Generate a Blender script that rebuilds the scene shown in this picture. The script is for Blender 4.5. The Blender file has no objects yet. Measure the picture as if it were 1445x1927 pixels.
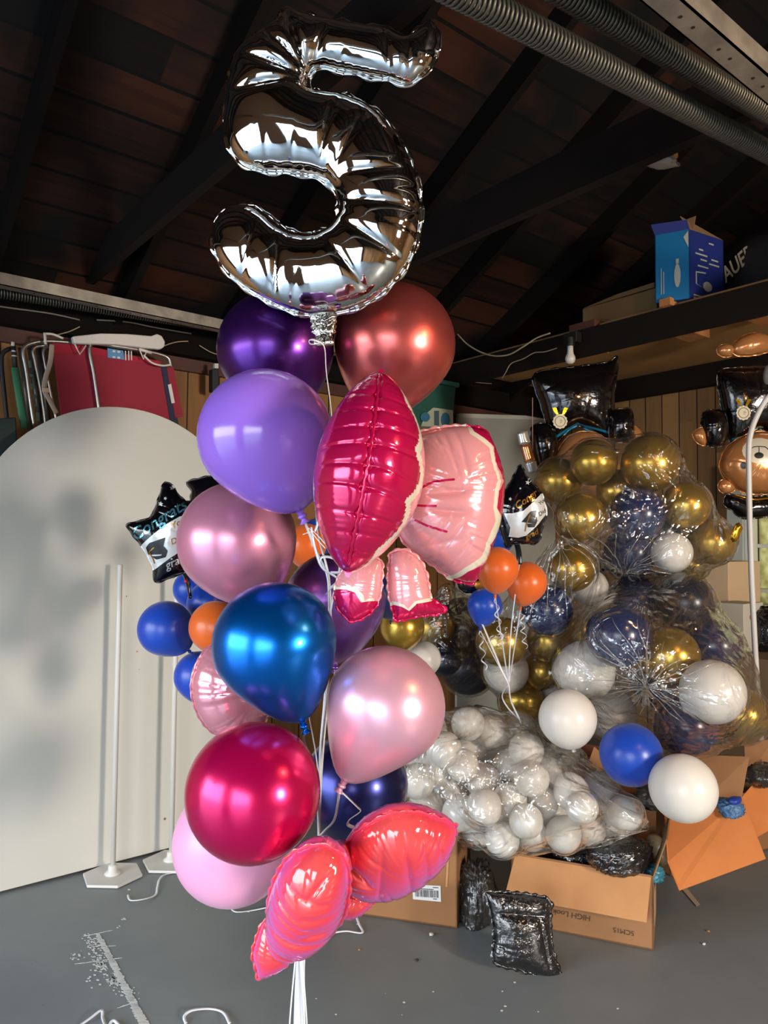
import bpy, bmesh, math, random
import numpy as np
from mathutils import Vector, Matrix
from mathutils.geometry import delaunay_2d_cdt
from mathutils.bvhtree import BVHTree

random.seed(5); rng = np.random.default_rng(5)
SC = bpy.context.scene
COL = SC.collection
PI = math.pi

# ------------------------------------------------------------------ camera
FOC = 1400.0; CX, CY = 722.5, 963.5
HEAD = math.radians(51.3)              # heading away from the garage's long axis (+X)
PITCH, ROLL = math.radians(2.5), math.radians(0.5)
_F0 = Vector((math.cos(HEAD), math.sin(HEAD), 0)); _R0 = Vector((math.sin(HEAD), -math.cos(HEAD), 0)); _U0 = Vector((0, 0, 1))
_F = _F0*math.cos(PITCH) + _U0*math.sin(PITCH)
_U = _U0*math.cos(PITCH) - _F0*math.sin(PITCH)
_R = _R0*math.cos(ROLL) + _U*math.sin(ROLL)
_U = _U*math.cos(ROLL) - _R0*math.sin(ROLL)
EYE = Vector((0, 0, 1.5))
CAMM = Matrix.Translation(EYE) @ Matrix(((_R.x, _U.x, -_F.x), (_R.y, _U.y, -_F.y), (_R.z, _U.z, -_F.z))).to_4x4()
cd = bpy.data.cameras.new('camera'); cam = bpy.data.objects.new('camera', cd); COL.objects.link(cam)
cam.matrix_world = CAMM
cd.sensor_fit = 'VERTICAL'; cd.sensor_height = 36; cd.lens = FOC/1927*36; cd.clip_start = .05
SC.camera = cam

# ------------------------------------------------------------------ view, world, light
SC.view_settings.view_transform = 'Standard'; SC.view_settings.look = 'None'
SC.view_settings.exposure = 0.36; SC.view_settings.gamma = 1.0
SC.view_settings.use_curve_mapping = False
SC.cycles.use_denoising = True
SC.cycles.max_bounces = 8; SC.cycles.transparent_max_bounces = 24
SC.cycles.diffuse_bounces = 4; SC.cycles.glossy_bounces = 4; SC.cycles.transmission_bounces = 4
SC.cycles.caustics_reflective = False; SC.cycles.caustics_refractive = False
SC.cycles.sample_clamp_indirect = 4

w = bpy.data.worlds.new('sky'); SC.world = w; w.use_nodes = True
nt = w.node_tree; nt.nodes.clear()
o_ = nt.nodes.new('ShaderNodeOutputWorld'); bg = nt.nodes.new('ShaderNodeBackground')
tc = nt.nodes.new('ShaderNodeTexCoord'); sx = nt.nodes.new('ShaderNodeSeparateXYZ'); rp = nt.nodes.new('ShaderNodeValToRGB')
nt.links.new(tc.outputs['Generated'], sx.inputs[0]); nt.links.new(sx.outputs['Z'], rp.inputs[0])
rp.color_ramp.elements[0].position = 0.0; rp.color_ramp.elements[0].color = (.80, .84, .88, 1)
rp.color_ramp.elements[1].position = .75; rp.color_ramp.elements[1].color = (.42, .66, 1.0, 1)
e = rp.color_ramp.elements.new(.25); e.color = (.86, .93, 1.0, 1)
nt.links.new(rp.outputs[0], bg.inputs[0]); bg.inputs[1].default_value = 9.0
nt.links.new(bg.outputs[0], o_.inputs[0])

def area(name, loc, rot, sx_, sy_, power, col, portal=False, spread=PI):
    l = bpy.data.lights.new(name, 'AREA'); l.shape = 'RECTANGLE'; l.size = sx_; l.size_y = sy_
    l.energy = power; l.color = col; l.spread = spread
    if portal: l.cycles.is_portal = True
    o = bpy.data.objects.new(name, l); COL.objects.link(o); o.location = loc; o.rotation_euler = rot
    return o
FRONT = -2.3                             # x of the front wall with the two open garage doors
# daylight comes through the two door openings and the back window
area('doorway_daylight', (FRONT-.05, 2.15, 1.12), (0, -PI/2, 0), 2.24, 2.6, 1, (1, 1, 1), portal=True)
area('doorway_daylight_2', (FRONT-.05, -1.575, 1.12), (0, -PI/2, 0), 2.24, 3.05, 1, (1, 1, 1), portal=True)
def point(name, loc, power, col, r=.04):
    l = bpy.data.lights.new(name, 'POINT'); l.energy = power; l.color = col; l.shadow_soft_size = r
    o = bpy.data.objects.new(name, l); COL.objects.link(o); o.location = loc; return o
point('warm_ceiling_bulb', (1.8, -.3, 2.35), 26, (1.0, .50, .20), .05)
area('side_window_daylight', (2.1, -3.42, 1.66), (PI/2, 0, 0), .60, .70, 165, (1, .90, .78))
sun = bpy.data.lights.new('window_light', 'AREA'); sun.shape = 'RECTANGLE'; sun.size = .62; sun.size_y = .8; sun.energy = 3; sun.color = (1, .98, .85)

# ------------------------------------------------------------------ pixel helpers (photograph frame -> places in the garage)
def ray(px, py):
    d = CAMM.to_3x3() @ Vector(((px-CX)/FOC, -(py-CY)/FOC, -1)); return d
def P(px, py, d): return EYE + ray(px, py)*d
def G(px, py, z=0.0):
    r = ray(px, py); t = (z-EYE.z)/r.z; return EYE + r*t
def onX(px, py, x): r = ray(px, py); return EYE + r*((x-EYE.x)/r.x)
def onY(px, py, y): r = ray(px, py); return EYE + r*((y-EYE.y)/r.y)
def onZ(px, py, z): return G(px, py, z)
def depth_of(v): return -(CAMM.inverted() @ v).z

# ------------------------------------------------------------------ materials
def lin(c):
    return tuple(((x/255)/12.92 if x/255 <= .04045 else ((x/255+.055)/1.055)**2.4) for x in c) + (1,)
_M = {}
def mat(name, c=(200, 200, 200), rough=.5, metal=0., bump=None, var=None, **kw):
    """bump=(scale, strength, distance); var=(scale, colour2, low, high)"""
    if name in _M: return _M[name]
    m = bpy.data.materials.new(name); m.use_nodes = True; nt = m.node_tree; b = nt.nodes['Principled BSDF']
    b.inputs['Base Color'].default_value = lin(c); b.inputs['Roughness'].default_value = rough; b.inputs['Metallic'].default_value = metal
    for k, v in kw.items():
        b.inputs[k.replace('_', ' ')].default_value = v
    co = nt.nodes.new('ShaderNodeTexCoord')
    if var:
        n = nt.nodes.new('ShaderNodeTexNoise'); n.inputs['Scale'].default_value = var[0]; n.inputs['Detail'].default_value = 6
        r = nt.nodes.new('ShaderNodeValToRGB'); r.color_ramp.elements[0].position = var[2]; r.color_ramp.elements[1].position = var[3]
        r.color_ramp.elements[0].color = lin(c); r.color_ramp.elements[1].color = lin(var[1])
        nt.links.new(co.outputs['Object'], n.inputs['Vector']); nt.links.new(n.outputs['Fac'], r.inputs[0]); nt.links.new(r.outputs[0], b.inputs['Base Color'])
    if bump:
        n = nt.nodes.new('ShaderNodeTexNoise'); n.inputs['Scale'].default_value = bump[0]; n.inputs['Detail'].default_value = 4
        bp = nt.nodes.new('ShaderNodeBump'); bp.inputs['Strength'].default_value = bump[1]; bp.inputs['Distance'].default_value = bump[2]
        nt.links.new(co.outputs['Object'], n.inputs['Vector']); nt.links.new(n.outputs['Fac'], bp.inputs['Height']); nt.links.new(bp.outputs[0], b.inputs['Normal'])
    _M[name] = m; return m

def wood(name, c1, c2, cgap, axis_len='X', board=.14, rough=.7, gap=.004, grain=1.0, blotch=None):
    """planks in object space (objects carry world coordinates): long axis, board width measured along the 2nd axis"""
    if name in _M: return _M[name]
    m = bpy.data.materials.new(name); m.use_nodes = True; nt = m.node_tree; N = nt.nodes.new; L = nt.links.new; b = nt.nodes['Principled BSDF']
    b.inputs['Roughness'].default_value = rough; b.inputs['Specular IOR Level'].default_value = .25
    co = N('ShaderNodeTexCoord'); s = N('ShaderNodeSeparateXYZ'); L(co.outputs['Object'], s.inputs[0])
    la, wa = axis_len.split('/') if '/' in axis_len else (axis_len, 'Y')
    dv = N('ShaderNodeMath'); dv.operation = 'DIVIDE'; L(s.outputs[wa], dv.inputs[0]); dv.inputs[1].default_value = board
    fl = N('ShaderNodeMath'); fl.operation = 'FLOOR'; L(dv.outputs[0], fl.inputs[0])
    fr = N('ShaderNodeMath'); fr.operation = 'FRACT'; L(dv.outputs[0], fr.inputs[0])
    # each board has its own offset and joints along its length
    of = N('ShaderNodeMath'); of.operation = 'MULTIPLY_ADD'; L(fl.outputs[0], of.inputs[0]); of.inputs[1].default_value = .437; 
    dl = N('ShaderNodeMath'); dl.operation = 'DIVIDE'; L(s.outputs[la], dl.inputs[0]); dl.inputs[1].default_value = 1.9
    L(dl.outputs[0], of.inputs[2])
    fl2 = N('ShaderNodeMath'); fl2.operation = 'FLOOR'; L(of.outputs[0], fl2.inputs[0])
    cb = N('ShaderNodeCombineXYZ'); L(fl.outputs[0], cb.inputs[0]); L(fl2.outputs[0], cb.inputs[1])
    wn = N('ShaderNodeTexWhiteNoise'); wn.noise_dimensions = '3D'; L(cb.outputs[0], wn.inputs['Vector'])
    # grain stretched along the board
    mp = N('ShaderNodeMapping'); L(co.outputs['Object'], mp.inputs[0])
    sc = {'X': 22., 'Y': 22., 'Z': 22.}; sc[la] = 1.6; mp.inputs['Scale'].default_value = (sc['X'], sc['Y'], sc['Z'])
    ad = N('ShaderNodeVectorMath'); ad.operation = 'ADD'; L(mp.outputs[0], ad.inputs[0]); 
    vs = N('ShaderNodeVectorMath'); vs.operation = 'SCALE'; L(wn.outputs['Color'], vs.inputs[0]); vs.inputs['Scale'].default_value = 40; L(vs.outputs[0], ad.inputs[1])
    gn = N('ShaderNodeTexNoise'); gn.inputs['Scale'].default_value = 1.3; gn.inputs['Detail'].default_value = 5; gn.inputs['Distortion'].default_value = .6; L(ad.outputs[0], gn.inputs['Vector'])
    mx = N('ShaderNodeMath'); mx.operation = 'MULTIPLY_ADD'; L(gn.outputs['Fac'], mx.inputs[0]); mx.inputs[1].default_value = 1.1*grain
    sb = N('ShaderNodeMath'); sb.operation = 'SUBTRACT'; L(wn.outputs['Value'], sb.inputs[0]); sb.inputs[1].default_value = .55*grain; L(sb.outputs[0], mx.inputs[2])
    r = N('ShaderNodeValToRGB'); r.color_ramp.elements[0].color = lin(c1); r.color_ramp.elements[1].color = lin(c2)
    r.color_ramp.elements[0].position = .1; r.color_ramp.elements[1].position = .95
    L(mx.outputs[0], r.inputs[0])
    last = r.outputs[0]
    if blotch:
        bn = N('ShaderNodeTexNoise'); bn.inputs['Scale'].default_value = blotch[0]; bn.inputs['Detail'].default_value = 3; L(co.outputs['Object'], bn.inputs['Vector'])
        br = N('ShaderNodeValToRGB'); br.color_ramp.elements[0].position = blotch[2]; br.color_ramp.elements[1].position = blotch[3]; L(bn.outputs['Fac'], br.inputs[0])
        bm_ = N('ShaderNodeMix'); bm_.data_type = 'RGBA'; L(br.outputs[0], bm_.inputs['Factor']); L(last, bm_.inputs['A']); bm_.inputs['B'].default_value = lin(blotch[1]); last = bm_.outputs['Result']
    g = N('ShaderNodeMath'); g.operation = 'LESS_THAN'; L(fr.outputs[0], g.inputs[0]); g.inputs[1].default_value = gap/board*2
    mg = N('ShaderNodeMix'); mg.data_type = 'RGBA'; L(g.outputs[0], mg.inputs['Factor']); L(last, mg.inputs['A']); mg.inputs['B'].default_value = lin(cgap)
    L(mg.outputs['Result'], b.inputs['Base Color'])
    _M[name] = m; return m

def plastic_film(name, tint=(235, 232, 225), base=.10, streak=.5, haze=.10, crumple=13):
    """thin clear plastic film: mostly see-through, glossy wrinkles, slight milky haze of the film itself"""
    if name in _M: return _M[name]
    m = bpy.data.materials.new(name); m.use_nodes = True; nt = m.node_tree; N = nt.nodes.new; L = nt.links.new
    nt.nodes.clear(); out = N('ShaderNodeOutputMaterial')
    co = N('ShaderNodeTexCoord')
    n1 = N('ShaderNodeTexNoise'); n1.inputs['Scale'].default_value = 4.5; n1.inputs['Detail'].default_value = 2.5; n1.inputs['Distortion'].default_value = 2.2; L(co.outputs['Object'], n1.inputs['Vector'])
    wv = N('ShaderNodeVectorMath'); wv.operation = 'ADD'; L(co.outputs['Object'], wv.inputs[0]); ws = N('ShaderNodeVectorMath'); ws.operation = 'SCALE'; L(n1.outputs['Color'], ws.inputs[0]); ws.inputs['Scale'].default_value = .22; L(ws.outputs[0], wv.inputs[1])
    vo = N('ShaderNodeTexVoronoi'); vo.feature = 'F1'; vo.inputs['Scale'].default_value = crumple; L(wv.outputs[0], vo.inputs['Vector'])
    n3 = N('ShaderNodeTexNoise'); n3.inputs['Scale'].default_value = 34; n3.inputs['Detail'].default_value = 3; n3.inputs['Distortion'].default_value = 1.0; L(co.outputs['Object'], n3.inputs['Vector'])
    hs = N('ShaderNodeMath'); hs.operation = 'MULTIPLY_ADD'; L(vo.outputs['Distance'], hs.inputs[0]); hs.inputs[1].default_value = .45; L(n1.outputs['Fac'], hs.inputs[2])
    h2 = N('ShaderNodeMath'); h2.operation = 'MULTIPLY_ADD'; L(n3.outputs['Fac'], h2.inputs[0]); h2.inputs[1].default_value = .03; L(hs.outputs[0], h2.inputs[2])
    bp = N('ShaderNodeBump'); bp.inputs['Strength'].default_value = 1.0; bp.inputs['Distance'].default_value = .04; L(h2.outputs[0], bp.inputs['Height'])
    tr = N('ShaderNodeBsdfTransparent'); tr.inputs[0].default_value = (.995, .995, .99, 1)
    gl = N('ShaderNodeBsdfGlossy'); gl.inputs['Roughness'].default_value = .10; gl.inputs['Color'].default_value = (1, 1, 1, 1); L(bp.outputs[0], gl.inputs['Normal'])
    df = N('ShaderNodeBsdfDiffuse'); df.inputs[0].default_value = lin(tint)
    tl = N('ShaderNodeBsdfTranslucent'); tl.inputs[0].default_value = lin(tint)
    mdt = N('ShaderNodeMixShader'); mdt.inputs[0].default_value = .5; L(df.outputs[0], mdt.inputs[1]); L(tl.outputs[0], mdt.inputs[2])
    lf = N('ShaderNodeLayerWeight'); lf.inputs[0].default_value = .5; L(bp.outputs[0], lf.inputs['Normal']); fr = N('ShaderNodeMath'); fr.operation = 'POWER'; L(lf.outputs['Facing'], fr.inputs[0]); fr.inputs[1].default_value = 2.2
    f2 = N('ShaderNodeMath'); f2.operation = 'MULTIPLY_ADD'; L(fr.outputs[0], f2.inputs[0]); f2.inputs[1].default_value = streak; f2.inputs[2].default_value = base*.7; f2.use_clamp = True
    lw = N('ShaderNodeLayerWeight'); lw.inputs[0].default_value = .25
    f3 = N('ShaderNodeMath'); f3.operation = 'MULTIPLY_ADD'; L(lw.outputs['Facing'], f3.inputs[0]); f3.inputs[1].default_value = haze*2.2; f3.inputs[2].default_value = haze*.6; f3.use_clamp = True
    m1 = N('ShaderNodeMixShader'); L(f3.outputs[0], m1.inputs[0]); L(tr.outputs[0], m1.inputs[1]); L(mdt.outputs[0], m1.inputs[2])
    m2 = N('ShaderNodeMixShader'); L(f2.outputs[0], m2.inputs[0]); L(m1.outputs[0], m2.inputs[1]); L(gl.outputs[0], m2.inputs[2])
    L(m2.outputs[0], out.inputs[0]); _M[name] = m; return m

def latex(name, c): return mat(name, c, .32, 0, Specular_IOR_Level=.45, Sheen_Weight=.12)
def gloss_latex(name, c): return mat(name, c, .16, 0, Specular_IOR_Level=.6)
def chrome(name, c, rough=.3, metal=.85): return mat(name, c, rough, metal, Coat_Weight=.22, Coat_Roughness=.16)
def pearl(name, c, rough=.3, metal=.45): return mat(name, c, rough, metal, Coat_Weight=.2, Coat_Roughness=.16)
def foilm(name, c, rough=.14, metal=.8, bs=60, bd=.0012): return mat(name, c, rough, metal, bump=(bs, .35, bd), Coat_Weight=.4, Coat_Roughness=.04)

# ------------------------------------------------------------------ object helpers
def tag(o, label=None, cat=None, group=None, kind=None):
    if label: o['label'] = label
    if cat: o['category'] = cat
    if group: o['group'] = group
    if kind: o['kind'] = kind
    return o
def empty(name, loc, label=None, cat=None, group=None):
    o = bpy.data.objects.new(name, None); o.empty_display_size = .05; COL.objects.link(o); o.location = loc
    return tag(o, label, cat, group)
def link(name, me, parent=None):
    o = bpy.data.objects.new(name, me); COL.objects.link(o)
    if parent is not None:
        o.parent = parent
        o.matrix_parent_inverse = _wm(parent).inverted()
    return o
def _wm(o):
    m = o.matrix_basis
    if o.parent is not None: return _wm(o.parent) @ o.matrix_parent_inverse @ m
    return m.copy()
def mesh(name, V, Fc, mats, parent=None, smooth=True, fmat=None, uv=None):
    me = bpy.data.meshes.new(name); me.from_pydata([tuple(v) for v in V], [], [tuple(f) for f in Fc])
    for m in (mats if isinstance(mats, (list, tuple)) else [mats]): me.materials.append(m)
    if fmat is not None: me.polygons.foreach_set('material_index', list(fmat))
    if uv is not None:
        ul = me.uv_layers.new(name='UVMap')
        for l in me.loops: ul.data[l.index].uv = uv[l.vertex_index]
    me.polygons.foreach_set('use_smooth', [smooth]*len(me.polygons)); me.validate(); me.update()
    return link(name, me, parent)
class MB:
    def __init__(s): s.V = []; s.F = []
    def add(s, V, F):
        n = len(s.V); s.V += [Vector(v) for v in V]; s.F += [tuple(i+n for i in f) for f in F]
    def box(s, c, d, M=None):
        x, y, z = d[0]/2, d[1]/2, d[2]/2
        V = [Vector((a*x, b*y, c_*z)) for a in (-1, 1) for b in (-1, 1) for c_ in (-1, 1)]
        if M is not None: V = [M @ v for v in V]
        V = [v+Vector(c) for v in V]
        s.add(V, [(0, 1, 3, 2), (4, 6, 7, 5), (0, 4, 5, 1), (2, 3, 7, 6), (0, 2, 6, 4), (1, 5, 7, 3)])
    def bb(s, a, b):
        a, b = Vector(a), Vector(b); s.box((a+b)/2, [abs(q) for q in (b-a)])
    def slab(s, poly, n):
        """closed polygon (world points) thickened by vector n"""
        k = len(poly); V = [Vector(p) for p in poly]; V += [v+Vector(n) for v in V]
        F = [tuple(range(k))[::-1], tuple(range(k, 2*k))] + [(i, (i+1) % k, k+(i+1) % k, k+i) for i in range(k)]
        s.add(V, F)
    def tube(s, pts, r, n=10, cap=True, flat=1.0, up=None):
        pts = [Vector(p) for p in pts]; m = len(pts); rs = r if isinstance(r, (list, tuple)) else [r]*m
        V = []; t0 = None; nn = None
        for i, p in enumerate(pts):
            t = (pts[min(i+1, m-1)]-pts[max(i-1, 0)]);
            if t.length < 1e-9: t = Vector((0, 0, 1))
            t.normalize()
            if nn is None:
                nn = Vector(up) if up is not None else (Vector((0, 0, 1)) if abs(t.z) < .9 else Vector((1, 0, 0)))
            nn = nn - t*nn.dot(t)
            if nn.length < 1e-6: nn = t.orthogonal()
            nn.normalize(); bb_ = t.cross(nn)
            for k in range(n):
                a = 2*PI*k/n; V.append(p + (nn*math.cos(a)*rs[i]*flat + bb_*math.sin(a)*rs[i]))
        F = []
        for i in range(m-1):
            for k in range(n):
                a = i*n+k; b = i*n+(k+1) % n; F.append((a, b, b+n, a+n))
        if cap: F += [tuple(range(n))[::-1], tuple(range((m-1)*n, m*n))]
        s.add(V, F)
    def lathe(s, prof, M, n=24):
        """prof list of (r, z); M matrix"""
        V = []; F = []
        for r, z in prof:
            for k in range(n): a = 2*PI*k/n; V.append(M @ Vector((r*math.cos(a), r*math.sin(a), z)))
        for i in range(len(prof)-1):
            for k in range(n): a = i*n+k; b = i*n+(k+1) % n; F.append((a, b, b+n, a+n))
        F += [tuple(range(n))[::-1], tuple(range((len(prof)-1)*n, len(prof)*n))]
        s.add(V, F)
    def done(s, name, m, parent=None, smooth=False, bevel=0):
        o = mesh(name, s.V, s.F, m, parent, smooth)
        if bevel:
            md = o.modifiers.new('bevel', 'BEVEL'); md.width = bevel; md.segments = 2; md.limit_method = 'ANGLE'
        return o
def spline(pts, n=8, closed=False):
    pts = [Vector(p) for p in pts]; m = len(pts); out = []
    rngi = range(m) if closed else range(m-1)
    for i in rngi:
        if closed: a, b, c, d = pts[(i-1) % m], pts[i], pts[(i+1) % m], pts[(i+2) % m]
        else: a, b, c, d = pts[max(i-1, 0)], pts[i], pts[i+1], pts[min(i+2, m-1)]
        for k in range(n):
            t = k/n
            out.append(.5*((2*b)+(c-a)*t+(2*a-5*b+4*c-d)*t*t+(3*b-a-3*c+d)*t*t*t))
    if not closed: out.append(pts[-1])
    return out
def rot_to(axis):
    return Vector((0, 0, 1)).rotation_difference(Vector(axis).normalized()).to_matrix().to_4x4()
def cam_dir(x, y, z=0):
    """direction given as seen from the front: x right, y down, z away"""
    return (_R*x - _U*y + _F*z)

# ------------------------------------------------------------------ latex balloons
_balm = {}
PLACED = []; LAST = [0]
def settle(px, py, rpx, d, tol=.10, reach=.42):
    """nudge a balloon nearer or further along its line until it only touches its neighbours"""
    def bad(dd):
        c = P(px, py, dd); r = rpx*dd/FOC; return max([0]+[(r+r2-(c-c2).length)-tol*min(r, r2) for c2, r2 in PLACED])
    best = (bad(d), d)
    if best[0] > 0:
        for k in range(1, int(reach/.01)):
            for s in (1, -1):
                if s < 0 and k > 14: continue
                b_ = bad(d+s*k*.01)
                if b_ < best[0]-1e-4: best = (b_, d+s*k*.01)
                if b_ <= 0: break
            if best[0] <= 0: break
    d = best[1]; PLACED.append((P(px, py, d), rpx*d/FOC)); LAST[0] = d
    return d
def balloon_mesh(m, e, seg=48):
    k = (m.name, round(e, 2), seg)
    if k in _balm: return _balm[k]
    prof = []; n = seg//2
    for i in range(n+1):
        t = PI*i/n
        r = math.sin(t); z = math.cos(t)
        if z < 0:
            u = -z; r = r*(1-.32*e*2*u**1.5) ; z = -(u + e*(u**3))
        prof.append((max(r, .0), z))
    # neck
    out = [(r, z) for r, z in prof[:-1]]
    zb = -(1+e); out = [(0.0001, 1.0)] + out[1:]
    out = [p for p in out if not (p[1] < zb*.97 and p[0] < .075)]
    out += [(.075, zb*.985), (.055, zb*1.02), (.045, zb*1.045)]
    mb = MB(); mb.lathe(out[::-1], Matrix.Identity(4), seg)
    me = bpy.data.meshes.new('latex_balloon'); me.from_pydata([tuple(v) for v in mb.V], [], mb.F); me.materials.append(m)
    me.polygons.foreach_set('use_smooth', [True]*len(me.polygons)); me.update()
    kb = MB()
    kp = [(.03, 0), (.06, -.01), (.075, -.035), (.05, -.065), (.035, -.075), (.05, -.10), (.085, -.135), (.088, -.142), (.06, -.135), (.02, -.11)]
    kb.lathe([(r, z+zb*1.04) for r, z in kp][::-1], Matrix.Identity(4), 16)
    ke = bpy.data.meshes.new('knot'); ke.from_pydata([tuple(v) for v in kb.V], [], kb.F); ke.materials.append(m)
    ke.polygons.foreach_set('use_smooth', [True]*len(ke.polygons)); ke.update()
    _balm[k] = (me, ke); return me, ke
def balloon(px, py, rpx, d, m, label, neck=(0, 1, 0), e=.25, knot=True, group=None, cat='balloon', seg=48, name='latex_balloon'):
    """neck: direction of the neck (right, down, away). px,py,rpx describe the round upper part"""
    d = settle(px, py, rpx, d)
    r = rpx*d/FOC*math.sqrt(max(.5, 1-(rpx/FOC)**2))
    me, ke = balloon_mesh(m, e, seg)
    ax = -cam_dir(*neck).normalized()
    o = link(name, me); o.matrix_basis = Matrix.Translation(P(px, py, d)) @ rot_to(ax) @ Matrix.Scale(r, 4)
    tag(o, label, cat, group)
    if knot:
        k = link('knot', ke); k.parent = o
    o_neck = P(px, py, d) - ax*r*(1+e)*1.12
    return o, o_neck

def ribbon(name, pts, w_, m, parent=None, flat=.22, n=6):
    mb = MB(); mb.tube(pts, w_, n, flat=flat); return mb.done(name, m, parent, smooth=True)
def curl(p, q, turns, rad, n=90):
    p, q = Vector(p), Vector(q); ax = (q-p).normalized(); a = ax.orthogonal().normalized(); b = ax.cross(a)
    return [p.lerp(q, i/n) + (a*math.cos(2*PI*turns*i/n)+b*math.sin(2*PI*turns*i/n))*rad*min(1, 6*i/n) for i in range(n+1)]

# ------------------------------------------------------------------ foil balloons
class Plane:
    def __init__(s, px, py, d, yaw=0, pitch=0):
        s.O = P(px, py, d)
        n = -_F; ex = _R.copy(); ey = _U.copy()
        Ry = Matrix.Rotation(math.radians(yaw), 3, _U); n = Ry@n; ex = Ry@ex
        Rx = Matrix.Rotation(math.radians(pitch), 3, ex); n = Rx@n; ey = Rx@ey
        s.n, s.ex, s.ey = n.normalized(), ex, ey
    def to2(s, px, py):
        r = ray(px, py); t = (s.O-EYE).dot(s.n)/r.dot(s.n); q = EYE+r*t-s.O
        return (q.dot(s.ex), q.dot(s.ey))
    def to3(s, x, y, h=0): return s.O+s.ex*x+s.ey*y+s.n*h
def resample(pts, ds, closed=True):
    pts = [np.array(p, float) for p in pts]
    if closed: pts = pts+[pts[0]]
    seg = [np.linalg.norm(pts[i+1]-pts[i]) for i in range(len(pts)-1)]; L = sum(seg); n = max(8, int(L/ds)); out = []
    cum = np.concatenate([[0], np.cumsum(seg)]); A = np.array(pts)
    for i in range(n if closed else n+1):
        t = L*i/n; out.append((np.interp(t, cum, A[:, 0]), np.interp(t, cum, A[:, 1])))
    return np.array(out), L
def smooth_poly(pts, it, closed=True, corners=()):
    """spline through pixel points; indices in corners stay sharp"""
    if it == 0: return [tuple(p) for p in pts]
    v = [Vector((p[0], p[1], 0)) for p in pts]; m = len(v); out = []
    for i in range(m):
        a, b, c, d = v[(i-1) % m], v[i], v[(i+1) % m], v[(i+2) % m]
        if i in corners: a = b
        if (i+1) % m in corners: d = c
        for k in range(it):
            t = k/it; q = .5*((2*b)+(c-a)*t+(2*a-5*b+4*c-d)*t*t+(3*b-a-3*c+d)*t*t*t); out.append((q.x, q.y))
    return out
def pip(poly, X, Y):
    poly = np.asarray(poly); ins = np.zeros(len(X), bool); n = len(poly)
    for i in range(n):
        x1, y1 = poly[i]; x2, y2 = poly[(i+1) % n]
        if y1 == y2: continue
        c = ((y1 > Y) != (y2 > Y)) & (X < (x2-x1)*(Y-y1)/(y2-y1)+x1); ins ^= c
    return ins
def bdist(poly, X, Y):
    poly = np.asarray(poly); A = poly; B = np.roll(poly, -1, axis=0); D = B-A; L2 = (D**2).sum(1)+1e-18
    seglen = np.sqrt(L2); cum = np.concatenate([[0], np.cumsum(seglen)[:-1]])
    best = np.full(len(X), 1e9); S = np.zeros(len(X))
    for i in range(len(A)):
        t = np.clip(((X-A[i, 0])*D[i, 0]+(Y-A[i, 1])*D[i, 1])/L2[i], 0, 1)
        d = np.hypot(X-A[i, 0]-t*D[i, 0], Y-A[i, 1]-t*D[i, 1]); k = d < best
        best[k] = d[k]; S[k] = cum[i]+t[k]*seglen[i]
    return best, S
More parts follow.
